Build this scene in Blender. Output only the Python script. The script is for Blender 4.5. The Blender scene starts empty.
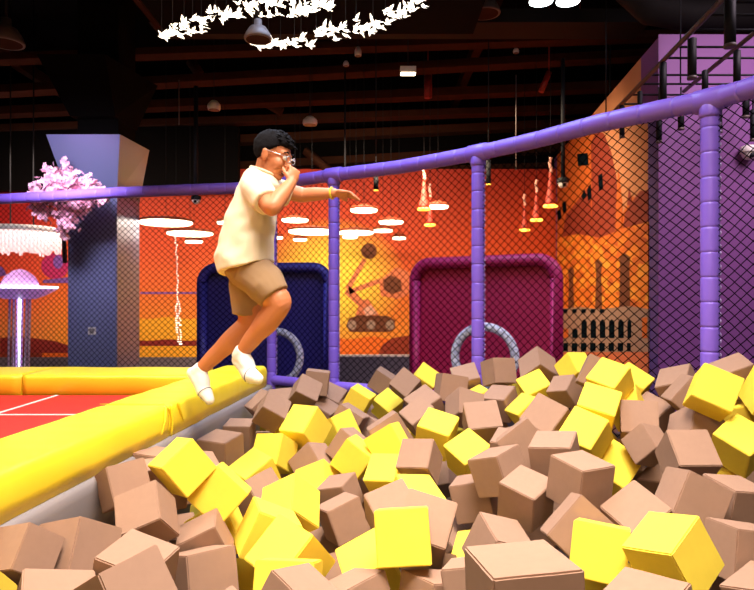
import bpy, bmesh, math, random
from mathutils import Vector, Matrix, Quaternion, noise
V=Vector; PI=math.pi; R=math.radians
scene=bpy.context.scene; COL=scene.collection
random.seed(7)
EYE=1.4                      # the lens stands 1.4 m above the hall floor
FL,CX,CY=640.0,377.0,298.0   # focal length and horizon of the 754x590 frame
def at(px,py,d):             # a point at distance d in front of the lens
    return V(((px-CX)*d/FL, d, EYE-(py-CY)*d/FL))
# ------------------------------------------------------------------ camera
cam=bpy.data.objects.new('camera',bpy.data.cameras.new('camera')); COL.objects.link(cam)
cam.location=(0,0,EYE); cam.rotation_euler=(PI/2,0,0)
cam.data.sensor_width=36; cam.data.lens=36*FL/754; cam.data.shift_y=3/754; cam.data.clip_start=.02
scene.camera=cam
# ------------------------------------------------------------------ materials
def lin(c):
    if isinstance(c,str): c=[int(c[i:i+2],16)/255 for i in (0,2,4)]
    return tuple(x/12.92 if x<=.04045 else ((x+.055)/1.055)**2.4 for x in c)+(1,)
MATS={}
def mat(name,c,rough=.6,metal=0,emit=0,ecol=None,var=0,vscale=6,bump=0,bscale=120,spec=.5,sheen=0):
    m=bpy.data.materials.new(name); m.use_nodes=True; nt=m.node_tree
    b=nt.nodes['Principled BSDF']; col=lin(c)
    b.inputs['Base Color'].default_value=col; b.inputs['Roughness'].default_value=rough
    b.inputs['Metallic'].default_value=metal; b.inputs['Specular IOR Level'].default_value=spec
    if sheen: b.inputs['Sheen Weight'].default_value=sheen
    if emit:
        b.inputs['Emission Color'].default_value=lin(ecol or c); b.inputs['Emission Strength'].default_value=emit
    tc=nt.nodes.new('ShaderNodeTexCoord')
    if var:
        n=nt.nodes.new('ShaderNodeTexNoise'); n.inputs['Scale'].default_value=vscale; n.inputs['Detail'].default_value=4
        nt.links.new(tc.outputs['Object'],n.inputs['Vector'])
        h=nt.nodes.new('ShaderNodeMix'); h.data_type='RGBA'
        nt.links.new(n.outputs['Fac'],h.inputs['Factor'])
        h.inputs['A'].default_value=tuple(max(0,x*(1-var)) for x in col[:3])+(1,)
        h.inputs['B'].default_value=tuple(min(1,x*(1+var)) for x in col[:3])+(1,)
        nt.links.new(h.outputs['Result'],b.inputs['Base Color'])
    if bump:
        n=nt.nodes.new('ShaderNodeTexNoise'); n.inputs['Scale'].default_value=bscale; n.inputs['Detail'].default_value=3
        nt.links.new(tc.outputs['Object'],n.inputs['Vector'])
        u=nt.nodes.new('ShaderNodeBump'); u.inputs['Strength'].default_value=bump; u.inputs['Distance'].default_value=.004
        nt.links.new(n.outputs['Fac'],u.inputs['Height']); nt.links.new(u.outputs['Normal'],b.inputs['Normal'])
    MATS[name]=m; return m
# ------------------------------------------------------------------ mesh builder
class MB:
    def __init__(s): s.v=[]; s.f=[]; s.mi=[]; s.sm=[]
    def add(s,vs,fs,m=0,smooth=False):
        b=len(s.v); s.v+= [V(x) for x in vs]
        for f in fs: s.f.append([b+i for i in f]); s.mi.append(m); s.sm.append(smooth)
        return s
    def box(s,lo,hi,m=0,M=None):
        x0,y0,z0=lo; x1,y1,z1=hi
        vs=[V(p) for p in ((x0,y0,z0),(x1,y0,z0),(x1,y1,z0),(x0,y1,z0),(x0,y0,z1),(x1,y0,z1),(x1,y1,z1),(x0,y1,z1))]
        if M: vs=[M@p for p in vs]
        return s.add(vs,[(0,3,2,1),(4,5,6,7),(0,1,5,4),(1,2,6,5),(2,3,7,6),(3,0,4,7)],m)
    def hexa(s,p,m=0):       # eight corners, bottom ring then top ring
        return s.add(p,[(0,3,2,1),(4,5,6,7),(0,1,5,4),(1,2,6,5),(2,3,7,6),(3,0,4,7)],m)
    def tube(s,pts,rad,n=12,m=0,cap='flat',smooth=True,up=None,flat=1.0,closed=False):
        pts=[V(p) for p in pts]; k=len(pts)
        rad=list(rad) if hasattr(rad,'__len__') else [rad]*k
        if cap=='round':     # hemispherical ends
            a=(pts[0]-pts[1]).normalized(); b=(pts[-1]-pts[-2]).normalized()
            A=[(pts[0]+a*rad[0]*math.sin(t),rad[0]*max(.05,math.cos(t))) for t in (R(88),R(60),R(30))]
            B=[(pts[-1]+b*rad[-1]*math.sin(t),rad[-1]*max(.05,math.cos(t))) for t in (R(30),R(60),R(88))]
            pts=[q[0] for q in A]+pts+[q[0] for q in B]; rad=[q[1] for q in A]+rad+[q[1] for q in B]; k=len(pts)
        ref=V(up) if up else None; vs=[]; prev=None
        for i in range(k):
            if closed: t=(pts[(i+1)%k]-pts[i-1]).normalized()
            else:
                t=(pts[min(k-1,i+1)]-pts[max(0,i-1)])
                t=t.normalized() if t.length>1e-9 else V((0,0,1))
            if prev is None:
                r=ref or (V((0,0,1)) if abs(t.z)<.9 else V((1,0,0)))
                x=(r-t*r.dot(t)).normalized()
            else:
                x=(prev-t*prev.dot(t)); x=x.normalized() if x.length>1e-6 else prev
            prev=x; y=t.cross(x)
            for j in range(n):
                a=2*PI*j/n; vs.append(pts[i]+(x*math.cos(a)*flat+y*math.sin(a))*rad[i])
        fs=[]
        for i in range(k if closed else k-1):
            for j in range(n):
                i2=(i+1)%k; j2=(j+1)%n
                fs.append((i*n+j,i*n+j2,i2*n+j2,i2*n+j))
        s.add(vs,fs,m,smooth)
        if not closed:
            b=len(s.v)-k*n
            s.f.append([b+j for j in range(n)][::-1]); s.mi.append(m); s.sm.append(False)
            s.f.append([b+(k-1)*n+j for j in range(n)]); s.mi.append(m); s.sm.append(False)
        return s
    def ball(s,c,r,seg=16,rings=10,m=0,M=None,smooth=True):
        c=V(c); r=V((r,r,r)) if not hasattr(r,'__len__') else V(r); vs=[]; fs=[]
        for i in range(rings+1):
            t=PI*i/rings
            for j in range(seg):
                a=2*PI*j/seg; p=V((r.x*math.sin(t)*math.cos(a),r.y*math.sin(t)*math.sin(a),r.z*math.cos(t)))
                vs.append((M@p if M else p)+c)
        for i in range(rings):
            for j in range(seg): fs.append((i*seg+j,(i+1)*seg+j,(i+1)*seg+(j+1)%seg,i*seg+(j+1)%seg))
        return s.add(vs,fs,m,smooth)
    def lathe(s,c,prof,n=24,m=0,smooth=True,M=None):   # prof: (radius, height) pairs about a vertical axis at c
        c=V(c); vs=[]; fs=[]
        for r,z in prof:
            for j in range(n):
                a=2*PI*j/n; p=V((max(r,1e-4)*math.cos(a),max(r,1e-4)*math.sin(a),z)); vs.append((M@p if M else p)+c)
        for i in range(len(prof)-1):
            for j in range(n): fs.append((i*n+j,i*n+(j+1)%n,(i+1)*n+(j+1)%n,(i+1)*n+j))
        s.add(vs,fs,m,smooth)
        b=len(s.v)-len(vs)
        for q,rev in ((0,True),(len(prof)-1,False)):
            l=[b+q*n+j for j in range(n)]; s.f.append(l[::-1] if rev else l); s.mi.append(m); s.sm.append(False)
        return s
    def prism(s,poly,off,m=0):     # planar polygon (3-D points) thickened by the vector off
        p=[V(q) for q in poly]; o=V(off); n=len(p)
        return s.add(p+[q+o for q in p],[tuple(range(n))[::-1],tuple(range(n,2*n))]+[(i,(i+1)%n,n+(i+1)%n,n+i) for i in range(n)],m)
WL={}
def tag(o,label=None,cat=None,group=None,kind=None):
    for k,x in (('label',label),('category',cat),('group',group),('kind',kind)):
        if x: o[k]=x
    return o
def build(name,mb,mats,parent=None,org=None,smooth_angle=None):
    me=bpy.data.meshes.new(name)
    if org is None:
        if parent is not None: org=WL[parent.name]
        else:
            xs=[p.x for p in mb.v]; ys=[p.y for p in mb.v]; zs=[p.z for p in mb.v]
            org=V(((min(xs)+max(xs))/2,(min(ys)+max(ys))/2,min(zs)))
    org=V(org)
    me.from_pydata([p-org for p in mb.v],[],mb.f); me.validate(); 
    bm=bmesh.new(); bm.from_mesh(me); bmesh.ops.recalc_face_normals(bm,faces=bm.faces); bm.to_mesh(me); bm.free()
    if len(me.polygons)==len(mb.f):
        me.polygons.foreach_set('material_index',mb.mi); me.polygons.foreach_set('use_smooth',mb.sm)
    for m in (mats if isinstance(mats,(list,tuple)) else [mats]): me.materials.append(m)
    return place(name,me,parent,org)
def place(name,me,parent,org):
    o=bpy.data.objects.new(name,me); COL.objects.link(o)
    o.location=V(org)-(WL[parent.name] if parent is not None else V((0,0,0)))
    if parent is not None: o.parent=parent
    WL[o.name]=V(org); return o
def empty(name,loc,label,cat,group=None):
    o=bpy.data.objects.new(name,None); COL.objects.link(o); o.location=loc; o.empty_display_size=.1
    WL[o.name]=V(loc); return tag(o,label,cat,group)
def struct(name,mb,mats,parent=None):
    return tag(build(name,mb,mats,parent),kind='structure')
def remesh(mb,voxel,smooth=6,disp=None):
    """one continuous surface from overlapping closed shapes"""
    me=bpy.data.meshes.new('tmp'); me.from_pydata(mb.v,[],mb.f)
    bm=bmesh.new(); bm.from_mesh(me); bmesh.ops.recalc_face_normals(bm,faces=bm.faces); bm.to_mesh(me); bm.free()
    o=bpy.data.objects.new('tmp',me); COL.objects.link(o)
    r=o.modifiers.new('r','REMESH'); r.mode='VOXEL'; r.voxel_size=voxel
    if smooth:
        q=o.modifiers.new('s','SMOOTH'); q.iterations=smooth; q.factor=.5
    dg=bpy.context.evaluated_depsgraph_get(); ev=o.evaluated_get(dg); m2=ev.to_mesh()
    out=MB(); out.v=[v.co.copy() for v in m2.vertices]; out.f=[list(p.vertices) for p in m2.polygons]
    nr=[v.normal.copy() for v in m2.vertices]
    out.mi=[0]*len(out.f); out.sm=[True]*len(out.f)
    ev.to_mesh_clear(); bpy.data.objects.remove(o); bpy.data.meshes.remove(me)
    if disp: out.v=[p+n*disp(p,n) for p,n in zip(out.v,nr)]
    return out
def light(name,loc,to,size,power,col,shape='SQUARE',sy=None,spread=None):
    l=bpy.data.lights.new(name,'AREA'); l.energy=power; l.color=col; l.size=size; l.shape=shape
    if sy: l.shape='RECTANGLE'; l.size_y=sy
    if spread: l.spread=R(spread)
    o=bpy.data.objects.new(name,l); COL.objects.link(o); o.location=loc
    o.rotation_euler=(V(to)-V(loc)).to_track_quat('-Z','Y').to_euler(); return o
# ------------------------------------------------------------------ surfaces
M_yel=mat('yellow foam','F7D94A',.85,bump=.15,bscale=300,var=.05,spec=.2)
M_brn=mat('taupe foam','9E7D69',.9,bump=.2,bscale=300,var=.07,spec=.2)
M_vin=mat('yellow vinyl','FBDE30',.38,bump=.12,bscale=9,spec=.4)
M_grey=mat('grey padding','8A8180',.6,bump=.1,bscale=30)
M_red=mat('red trampoline bed','D8261C',.7,bump=.3,bscale=260)
M_white=mat('white paint line','E8DCD4',.6)
M_pur=mat('purple vinyl','8B68E6',.4,bump=.1,bscale=30)
M_purd=mat('dark seam','38207A',.6)
M_net=mat('black net cord','060507',1,spec=0)
M_lace=mat('pale lacing','B9A6E0',.6)
M_navy=mat('navy vinyl rim','3A34A0',.5); M_navyi=mat('navy vinyl face','241C7C',.55)
M_mar=mat('magenta vinyl rim','B41C64',.5); M_mari=mat('maroon vinyl face','B0144E',.55)
M_floor=mat('hall floor','3A3438',.35,var=.15)
M_dark=mat('black ceiling paint','090606',.95,spec=.1); M_beam=mat('rust brown steel','3C2014',.9,var=.3,spec=.1)
M_duct=mat('dark grey duct','1C1918',.7,spec=.2); M_blk=mat('black metal','101116',.6,spec=.25)
M_pale=mat('pale fixture plastic','E6DED8',.5)
M_skin=mat('skin','C57A50',.5,var=.06,vscale=14); M_hair=mat('black hair','0B090E',.9,spec=.15,bump=.6,bscale=90)
M_shirt=mat('cream cotton','E6D2B2',.9,bump=.1,bscale=200,sheen=.2); M_short=mat('khaki cotton','9A7A58',.9,bump=.15,bscale=220)
M_sock=mat('white sock knit','EFE9E4',.9,bump=.3,bscale=160)
M_lip=mat('lip','96483C',.5); M_eye=mat('eye white','E8E4E0',.3); M_iris=mat('dark iris','1A100C',.3)
M_frame=mat('silver glasses frame','D8D2D4',.25,metal=.7); M_mouth=mat('mouth inside','3A0F10',.6)
M_band=mat('yellow wristband','D8C23A',.6); M_gem=mat('navy thread','2A2A4A',.8)
M_lamp=mat('warm lamp diffuser','FFF1D8',.5,emit=9,ecol='FFE9C4'); M_birdg=mat('glowing white bird','FFF6E6',.5,emit=3,ecol='FFEFD6')
M_cool=mat('cool lamp diffuser','FFFFFF',.5,emit=9,ecol='EAFBFF')
M_shade=mat('grey lamp shade','5E504C',.5); M_glow=mat('yellow glowing rim','FFC860',.5,emit=4,ecol='FFB840')
M_cone=mat('red cone shade','A3301C',.6); M_rope=mat('pink rope','C08878',.7)
M_dsh=mat('rust lamp shade','8A3A1C',.6)
M_pink=mat('pink blossom','F0B4CC',.8,var=.1,vscale=20); M_bark=mat('brown bark','5A3A34',.9)
M_tass=mat('glowing white tassel','FFF0EE',.6,emit=1.0,ecol='FFDCD8')
M_bulb=mat('twinkling bulb','FFF0E0',.5,emit=3,ecol='FFE8D0')
M_ufo=mat('lilac glowing shell','D8A8F0',.3,emit=.25,ecol='D090FF'); M_beamw=mat('glowing light tube','F0F0FF',.4,emit=4,ecol='E6ECFF')
M_rod=mat('clear acrylic rod','C0A8C8',.2)
M_purw=mat('purple wall paint','7C4486',.6,var=.06,vscale=2); M_bluw=mat('violet blue wall paint','4A3A94',.6)
M_tan=mat('pale orange mural paint','D08A5C',.8); M_ora=mat('orange mural paint','D06418',.8,var=.12,vscale=3)
M_brick=mat('brown red mural paint','8E2E14',.8,var=.1,vscale=5); M_drk=mat('dark mural window paint','0E181E',1,spec=0)
M_brnm=mat('brown mural paint','6A3418',.8); M_gray=mat('grey tan mural paint','A08070',.8); M_sal=mat('salmon mural paint','D8744C',.8)
M_mgy=mat('red violet mural paint','B8205A',.8); M_vio=mat('violet mural paint','7A4A9A',.8)
M_hill=mat('dark red mural hill paint','8A2018',.8); M_yom=mat('yellow orange mural paint','F2A51E',.8); M_pnk=mat('pale pink mural paint','E8A890',.8)
M_oran=mat('bright orange mural paint','EE6A12',.8)
M_plinth=mat('grey plinth paint','6E5F66',.7); M_trimw=mat('pale trim paint','F0D8C8',.6)
def mosaic():
    m=mat('orange mosaic mural paint','E07818',.7); nt=m.node_tree; b=nt.nodes['Principled BSDF']
    tc=nt.nodes.new('ShaderNodeTexCoord'); v=nt.nodes.new('ShaderNodeTexVoronoi'); v.inputs['Scale'].default_value=4.2
    mp=nt.nodes.new('ShaderNodeMapping'); mp.inputs['Scale'].default_value=(2,.8,2.2)
    r=nt.nodes.new('ShaderNodeValToRGB'); e=r.color_ramp.elements
    e[0].color=lin('B84A10'); e[1].color=lin('F5A030'); e[1].position=.8
    k=e.new(.5); k.color=lin('E87818')
    nt.links.new(tc.outputs['Object'],mp.inputs['Vector']); nt.links.new(mp.outputs['Vector'],v.inputs['Vector'])
    nt.links.new(v.outputs['Color'],r.inputs['Fac']); nt.links.new(r.outputs['Color'],b.inputs['Base Color']); return m
M_mos=mosaic()
def sunset():               # the big mural: red at the top, a yellow sun glow in the middle, red at the far left
    m=mat('sunset mural paint','E05A10',.7); nt=m.node_tree; b=nt.nodes['Principled BSDF']; L=nt.links.new
    tc=nt.nodes.new('ShaderNodeTexCoord'); sp=nt.nodes.new('ShaderNodeSeparateXYZ'); L(tc.outputs['Object'],sp.inputs['Vector'])
    mr=nt.nodes.new('ShaderNodeMapRange'); mr.inputs['From Min'].default_value=.0; mr.inputs['From Max'].default_value=4.0
    L(sp.outputs['Z'],mr.inputs['Value'])
    r=nt.nodes.new('ShaderNodeValToRGB'); e=r.color_ramp.elements
    e[0].color=lin('EE9A2A'); e[0].position=.05; e[1].color=lin('BC2E0E'); e[1].position=1
    for p,c in ((.2,'EC8420'),(.42,'E0601A'),(.62,'D84A12')): k=e.new(p); k.color=lin(c)
    L(mr.outputs['Result'],r.inputs['Fac'])
    mp=nt.nodes.new('ShaderNodeMapping'); mp.inputs['Location'].default_value=(-1.95/1.5*1+0,0,-1.75/1.3); mp.inputs['Scale'].default_value=(1/1.5,0,1/1.3)
    L(tc.outputs['Object'],mp.inputs['Vector'])
    g=nt.nodes.new('ShaderNodeTexGradient'); g.gradient_type='SPHERICAL'; L(mp.outputs['Vector'],g.inputs['Vector'])
    gr=nt.nodes.new('ShaderNodeValToRGB'); gr.color_ramp.elements[1].position=.6; L(g.outputs['Color'],gr.inputs['Fac'])
    x=nt.nodes.new('ShaderNodeMix'); x.data_type='RGBA'; L(gr.outputs['Color'],x.inputs['Factor']); L(r.outputs['Color'],x.inputs['A']); x.inputs['B'].default_value=lin('FFD23C')
    # left end turns red
    ml=nt.nodes.new('ShaderNodeMapRange'); ml.inputs['From Min'].default_value=-3.5; ml.inputs['From Max'].default_value=-4.2
    L(sp.outputs['X'],ml.inputs['Value'])
    y=nt.nodes.new('ShaderNodeMix'); y.data_type='RGBA'; L(ml.outputs['Result'],y.inputs['Factor']); L(x.outputs['Result'],y.inputs['A'])
    r2=nt.nodes.new('ShaderNodeValToRGB'); e=r2.color_ramp.elements
    e[0].color=lin('F09040'); e[0].position=.1; e[1].color=lin('C01810'); e[1].position=.75
    k=e.new(.4); k.color=lin('EA5428')
    L(mr.outputs['Result'],r2.inputs['Fac']); L(r2.outputs['Color'],y.inputs['B'])
    L(y.outputs['Result'],b.inputs['Base Color']); return m
M_sun=sunset()
def ringmat():               # hoop sleeve: pale blue with the weave of a net over it
    m=mat('woven hoop sleeve','C4C8E6',.6); nt=m.node_tree; b=nt.nodes['Principled BSDF']
    tc=nt.nodes.new('ShaderNodeTexCoord'); v=nt.nodes.new('ShaderNodeTexVoronoi'); v.feature='DISTANCE_TO_EDGE'; v.inputs['Scale'].default_value=22
    r=nt.nodes.new('ShaderNodeValToRGB'); e=r.color_ramp.elements; e[0].color=lin('9AA2CC'); e[1].color=lin('DDE0F6'); e[1].position=.14
    nt.links.new(tc.outputs['Object'],v.inputs['Vector']); nt.links.new(v.outputs['Distance'],r.inputs['Fac']); nt.links.new(r.outputs['Color'],b.inputs['Base Color']); return m
M_ring=ringmat()
M_col=mat('brushed steel cladding','8286B4',.3,metal=.3,bump=.05,bscale=4)
# ------------------------------------------------------------------ hall shell
def zr(z): return EYE+z                    # height relative to the lens
WY=13.0                                    # far mural wall
XW=lambda y: -1.37+.0906*y                 # pit side of the yellow beam
b=MB(); b.box((-10,-3,-.1),(8,14,0)); struct('floor',b,M_floor)
b=MB(); b.box((-10,-3,zr(5.0)),(8,14.4,zr(5.2))); struct('ceiling',b,M_dark)
b=MB(); b.box((-10.2,-3,0),(-10,14.4,zr(5.0))); struct('wall_left',b,M_dark)
b=MB(); b.box((-10,14.2,0),(8,14.4,zr(5.0))); struct('wall_rear',b,M_dark)
b=MB(); b.box((-10.2,-3.2,0),(8.2,-3,zr(5.0))); struct('wall_front',b,M_dark)
# far mural wall
def onback(px,py,lift=0): return at(px,py,WY-lift)
b=MB(); b.box((-9.9,WY,0),(4.2,WY+.2,zr(2.62)),0)
def paint(bb,poly,mi,lift):
    pts=[onback(x,y,lift) for x,y in poly]; bb.prism(pts,(0,lift+.001,0),mi)
def hband(y0,y1,x0,x1,mi,lift,wave=0):
    top=[(x0+(x1-x0)*i/8,y0+wave*math.sin(i*1.3)) for i in range(9)]; paint(b,top+[(x1,y1),(x0,y1)],mi,lift)
hband(292,294,140,200,4,.004)
hband(318,341,138,205,5,.004,1.2); hband(340,346,138,205,3,.008,.8); hband(346,359,138,205,5,.006)
paint(b,[(0,338),(20,336),(40,339),(55,341),(70,346),(70,353),(0,353)],3,.004)
hband(353,359,-6,42,6,.008); hband(353,358,42,70,7,.008)
# ringed planet painted at the far left
paint(b,[(43+14*1.0*math.cos(t*PI/8)+12,266+13*math.sin(t*PI/8)) for t in range(16)],1,.004)
paint(b,[(58+5*math.cos(t*PI/6),262+7*math.sin(t*PI/6)) for t in range(12)],2,.008)
paint(b,[(43,280),(70,277),(70,283),(43,283)],2,.01)
paint(b,[(-6,262),(3,268),(7,275),(-6,278)],2,.004)
# desert landscape and a tracked rover painted in the middle
hband(338,357,338,412,7,.004,1.5)
paint(b,[(378,356),(382,345),(392,338),(405,336),(416,334),(416,356)],6,.008)
paint(b,[(346,326),(349,318),(360,315),(388,316),(395,320),(395,328),(390,332),(350,332)],8,.006)
for cx in (352,371,390): paint(b,[(cx+4.5*math.cos(t*PI/6),325+5*math.sin(t*PI/6)) for t in range(12)],9,.008)
paint(b,[(355,316),(361,300),(368,299),(380,316)],10,.006)
paint(b,[(363,309),(371,305),(377,314),(366,316)],11,.008)
paint(b,[(344,293),(350,286),(372,310),(366,313)],10,.004)
paint(b,[(345,288),(363,258),(367,260),(350,290)],10,.004)
paint(b,[(369+8*math.cos(t*PI/7),251+8*math.sin(t*PI/7)) for t in range(14)],8,.006)
paint(b,[(348,290),(380,278),(381,283),(350,294)],10,.004)
paint(b,[(379,281),(396,267),(409,272),(409,294),(398,299),(381,296)],10,.006)
paint(b,[(383,280),(391,275),(401,280),(402,291),(392,294),(384,290)],8,.009)
o=struct('wall_back',b,[M_sun,M_mgy,M_vio,M_hill,M_vio,M_yom,M_brick,M_oran,M_brnm,M_gray,M_sal,M_pnk])
b=MB(); b.box((-9.9,WY-.06,0),(3.5,WY,.2)); struct('baseboard_back',b,M_plinth)
# grey plinth wall behind the net with a pale coping
b=MB(); lw=8.6; x0=at(300,355,lw).x; x1=at(440,355,lw).x; zt=at(377,357,lw).z
b.box((x0,lw,0),(x1,lw+.15,zt),0); b.box((x0-.01,lw-.012,zt),(x1+.01,lw+.16,zt+.022),1); struct('wall_low',b,[M_plinth,M_trimw])
# the block on the right: mural on its side, purple front
BX=lambda y: 3.095+.0906*(y-7.0); BT=zr(2.87)
def onside(px,py,lift=0):                 # where the sight line meets the mural side
    k=(px-CX)/FL; y=(3.095-.0906*7-lift)/(k-.0906); return at(px,py,y)
b=MB()
b.hexa([V((BX(7),7,0)),V((8,7,0)),V((8,13.2,0)),V((BX(13.2),13.2,0)),V((BX(7),7,BT)),V((8,7,BT)),V((8,13.2,BT)),V((BX(13.2),13.2,BT))],0)
b.prism([V((BX(7)-.02,6.99,0)),V((8,6.99,0)),V((8,6.99,BT+.01)),V((BX(7)-.02,6.99,BT+.01))],(0,.01,0),1)
def side(poly,mi,lift): b.prism([onside(x,y,lift) for x,y in poly],(lift,0,0),mi)
fl=lambda x: 298+(7.0*0+EYE)*FL/ (((3.095-.0906*7))/((x-CX)/FL-.0906))   # floor line on that side
tp=lambda x: 298-2.87*FL/((3.095-.0906*7)/((x-CX)/FL-.0906))
def strip(xa,xb,mi,lift,ya=None,yb=None): side([(xa,ya or tp(xa)),(xb,yb or tp(xb)),(xb,fl(xb)),(xa,fl(xa))],mi,lift)
strip(557,648,2,.004)
strip(648,659.5,8,.006); side([(641,tp(641)),(659.5,tp(659.5)),(659.5,120),(641,125)],1,.009)
side([(594,tp(594)),(641,tp(641)),(648,130),(648,205),(632,196),(622,214),(612,176)],3,.008)      # pale sky
side([(591,142),(597,130),(604,134),(611,152),(616,176),(618,205),(620,242),(592,240)],4,.012)     # red dome tower
side([(566,215),(590,185),(592,240),(570,246),(562,236)],4,.010)
side([(622,236),(625,214),(631,203),(640,191),(648,190),(648,244)],4,.014)
side([(627,205),(629,186),(632,205)],4,.012); side([(616,205),(618,168),(622,205),(621,240),(615,240)],2,.016)
side([(577,154),(587,153),(588,165),(578,166)],5,.014)
side([(598,176),(602,173),(603,189),(599,191)],5,.016); side([(581,196),(584,190),(586,196),(583,200)],5,.016); side([(587,190),(590,184),(591,198),(588,201)],5,.016)
for x,y in ((562,208),(557,216)): side([(x,y-5),(x+3,y-7),(x+4,y+2),(x+1,y+5)],5,.016)
side([(557,238),(578,234),(600,238),(624,228),(648,222),(648,312),(557,312)],6,.018)              # mosaic city
for xa,xb,y0 in ((568,574,268),(595,602,261),(619,630,255)):
    side([(xa,y0+2),((xa+xb)/2,y0-2),(xb,y0+2),(xb-1,y0+12),(xb,312),(xa,312),(xa+1,y0+12)],7,.022)
side([(557,309),(580,307),(600,309),(630,306),(648,309),(648,352),(557,352)],9,.024)              # colonnade band
for i in range(8):
    x=563+i*9.2; w=5.2 if i<7 else 3.5
    side([(x,322 if i>1 else 330),(x+w/2,319 if i>1 else 328),(x+w,322 if i>1 else 330),(x+w,338),(x,338)],5 if i not in (0,) else 2,.028)
    side([(x-.5,343),(x+w-.5,343),(x+w-.5,351),(x-.5,351)],5,.028)
    if i<5: side([(x,309),(x+w-1,309),(x+w-1,313),(x,313)],5,.028)
side([(642,318),(647,317),(647,338),(642,338)],2,.028)
side([(557,352),(648,352),(648,400),(557,398)],10,.02)
struct('wall_right',b,[M_purw,M_purw,M_ora,M_tan,M_brick,M_drk,M_mos,M_brnm,M_bluw,M_gray,M_sal])
# ------------------------------------------------------------------ column
b=MB(); fx0=at(68,0,8.5).x; fx1=at(117,0,8.5).x
b.box((fx0,8.5,0),(fx1,9.3,zr(1.4)),0)
T0=(at(46,0,7.9).x,7.9); T1=(at(120,0,7.9).x,7.9); zt=zr(2.02)
b.hexa([V((fx0,8.5,zr(1.38))),V((fx1,8.5,zr(1.38))),V((fx1,9.3,zr(1.38))),V((fx0,9.3,zr(1.38))),V((T0[0],7.9,zt)),V((T1[0],7.9,zt)),V((T1[0]+.06,8.75,zt)),V((T0[0],8.75,zt))],0)
col=struct('column',b,M_col)
b=MB(); s=at(92,331,8.49); b.box((s.x-.05,8.482,s.z-.05),(s.x+.05,8.5,s.z+.05),0); b.box((s.x-.03,8.478,s.z-.03),(s.x+.03,8.484,s.z+.03),1)
build('switch_plate',b,[M_pale,M_grey],col)
b=MB(); b.box((fx0+.08,8.6,zt),(fx1-.02,9.2,zr(5.0)),0)
b.hexa([V((fx0+.05,8.45,zr(2.4))),V((fx1,8.45,zr(2.4))),V((fx1,9.2,zr(2.4))),V((fx0+.05,9.2,zr(2.4))),V((fx0-.15,8.0,zr(3.05))),V((fx1+.05,8.0,zr(3.05))),V((fx1+.3,9.2,zr(3.05))),V((fx0-.15,9.2,zr(3.05)))],0)
struct('column_shaft',b,M_dark)
b=MB(); b.box((-9.9,12.3,zr(2.07)),(at(238,0,12.3).x,12.5,zr(3.3))); struct('ceiling_soffit',b,M_dark)
# ------------------------------------------------------------------ ceiling steel, duct, bulkhead
for i,(y,z,x0,x1,h,d,sl) in enumerate(((9.2,3.62,-9,7,.10,.25,.10),(10.2,3.62,-9,7,.12,.3,.16),(11.2,3.5,-9,6,.14,.3,.12),(12.2,3.45,-9,6,.12,.3,.10),(13.2,3.35,-9,5,.16,.3,.14),(13.8,2.95,-9,5,.16,.3,.16),(13.9,2.72,-9,5,.10,.2,.10))):
    b=MB(); P=[]
    for zz in (z,z+h):
        for (x,yy) in ((x0,y),(x1,y+.0),(x1,y+d),(x0,y+d)): P.append(V((x,yy,zr(zz)+sl*x*.35)))
    b.hexa(P); struct('ceiling_beam',b,M_beam)
for i,x in enumerate((-6.5,1.6)):
    b=MB(); b.box((x,7.5,zr(4.1)),(x+.14,13.9,zr(4.3))); struct('ceiling_beam',b,M_beam)
for px,py,px2,py2,d in ((305,150,335,175,12.6),(262,100,282,112,12),(190,60,200,75,11)):
    p=at(px,py,d); q=at(px2,py2,d); b=MB(); b.tube([p,q],.09,n=4); struct('ceiling_brace',b,M_beam)
b=MB(); b.box((-2.62,6.3,zr(3.3)),(1.2,8.0,zr(3.4)),0); b.box((-2.68,6.3,zr(3.27)),(-2.62,8.0,zr(3.42)),1); struct('ceiling_panel',b,[M_dark,M_beam])
b=MB(); b.box((-3.0,8.4,zr(3.62)),(3.6,8.95,zr(3.8)),0); tag(build('air_duct',b,M_duct),'flat dark grey air duct running across under the black ceiling','duct')
p=at(637,5,7.5); b=MB(); b.tube([p+V((-.05,0,.6)),p+V((-.05,0,.15)),p+V((.15,0,-.02)),p+V((.6,0,-.1)),p+V((2.5,0,-.1))],.2,n=16)
tag(build('air_duct',b,M_duct),'round dark duct bending above the purple block','duct')
def pipe(name,pts,r,m,lab,cat): 
    b=MB(); b.tube(pts,r,n=8)
    if name=='sprinkler_pipe':
        q=min((V(x) for x in pts),key=lambda v:-v.z); b.tube([q,V((q.x,q.y,zr(4.98)))],.008,n=5)
    return tag(build(name,b,m),lab,cat)
M_rpipe=mat('red sprinkler pipe','8E1F14',.5)
pipe('sprinkler_pipe',[at(510,46,9.8),at(580,40,9.8)],.03,M_rpipe,'red sprinkler pipe lying level below the ceiling beams','pipe')
pipe('sprinkler_pipe',[at(549,72,10),at(541,92,10)],.045,M_rpipe,'short red pipe drop slanting under the ceiling beams','pipe')
pipe('sprinkler_pipe',[at(428,75,11),at(428,98,11)],.07,M_rpipe,'short upright red pipe drop below the beams','pipe')
pipe('hanging_rod',[at(345,70,9.5),at(345,168,9.5)],.014,M_blk,'long thin black rod hanging behind the boy\'s outstretched arm','rod')
pipe('hanging_rod',[at(516,75,9.5),at(516,170,9.5)],.008,M_shade,'thin grey rod hanging right of the tallest purple post','rod')
pipe('hanging_rod',[at(610,35,9.5),at(610,110,9.5)],.012,M_blk,'thin dark rod hanging in front of the sloping mural top','rod')
pipe('hanging_rod',[at(179,80,9.5),at(179,125,9.5)],.008,M_shade,'short grey rod hanging beside the steel column top','rod')
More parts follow.
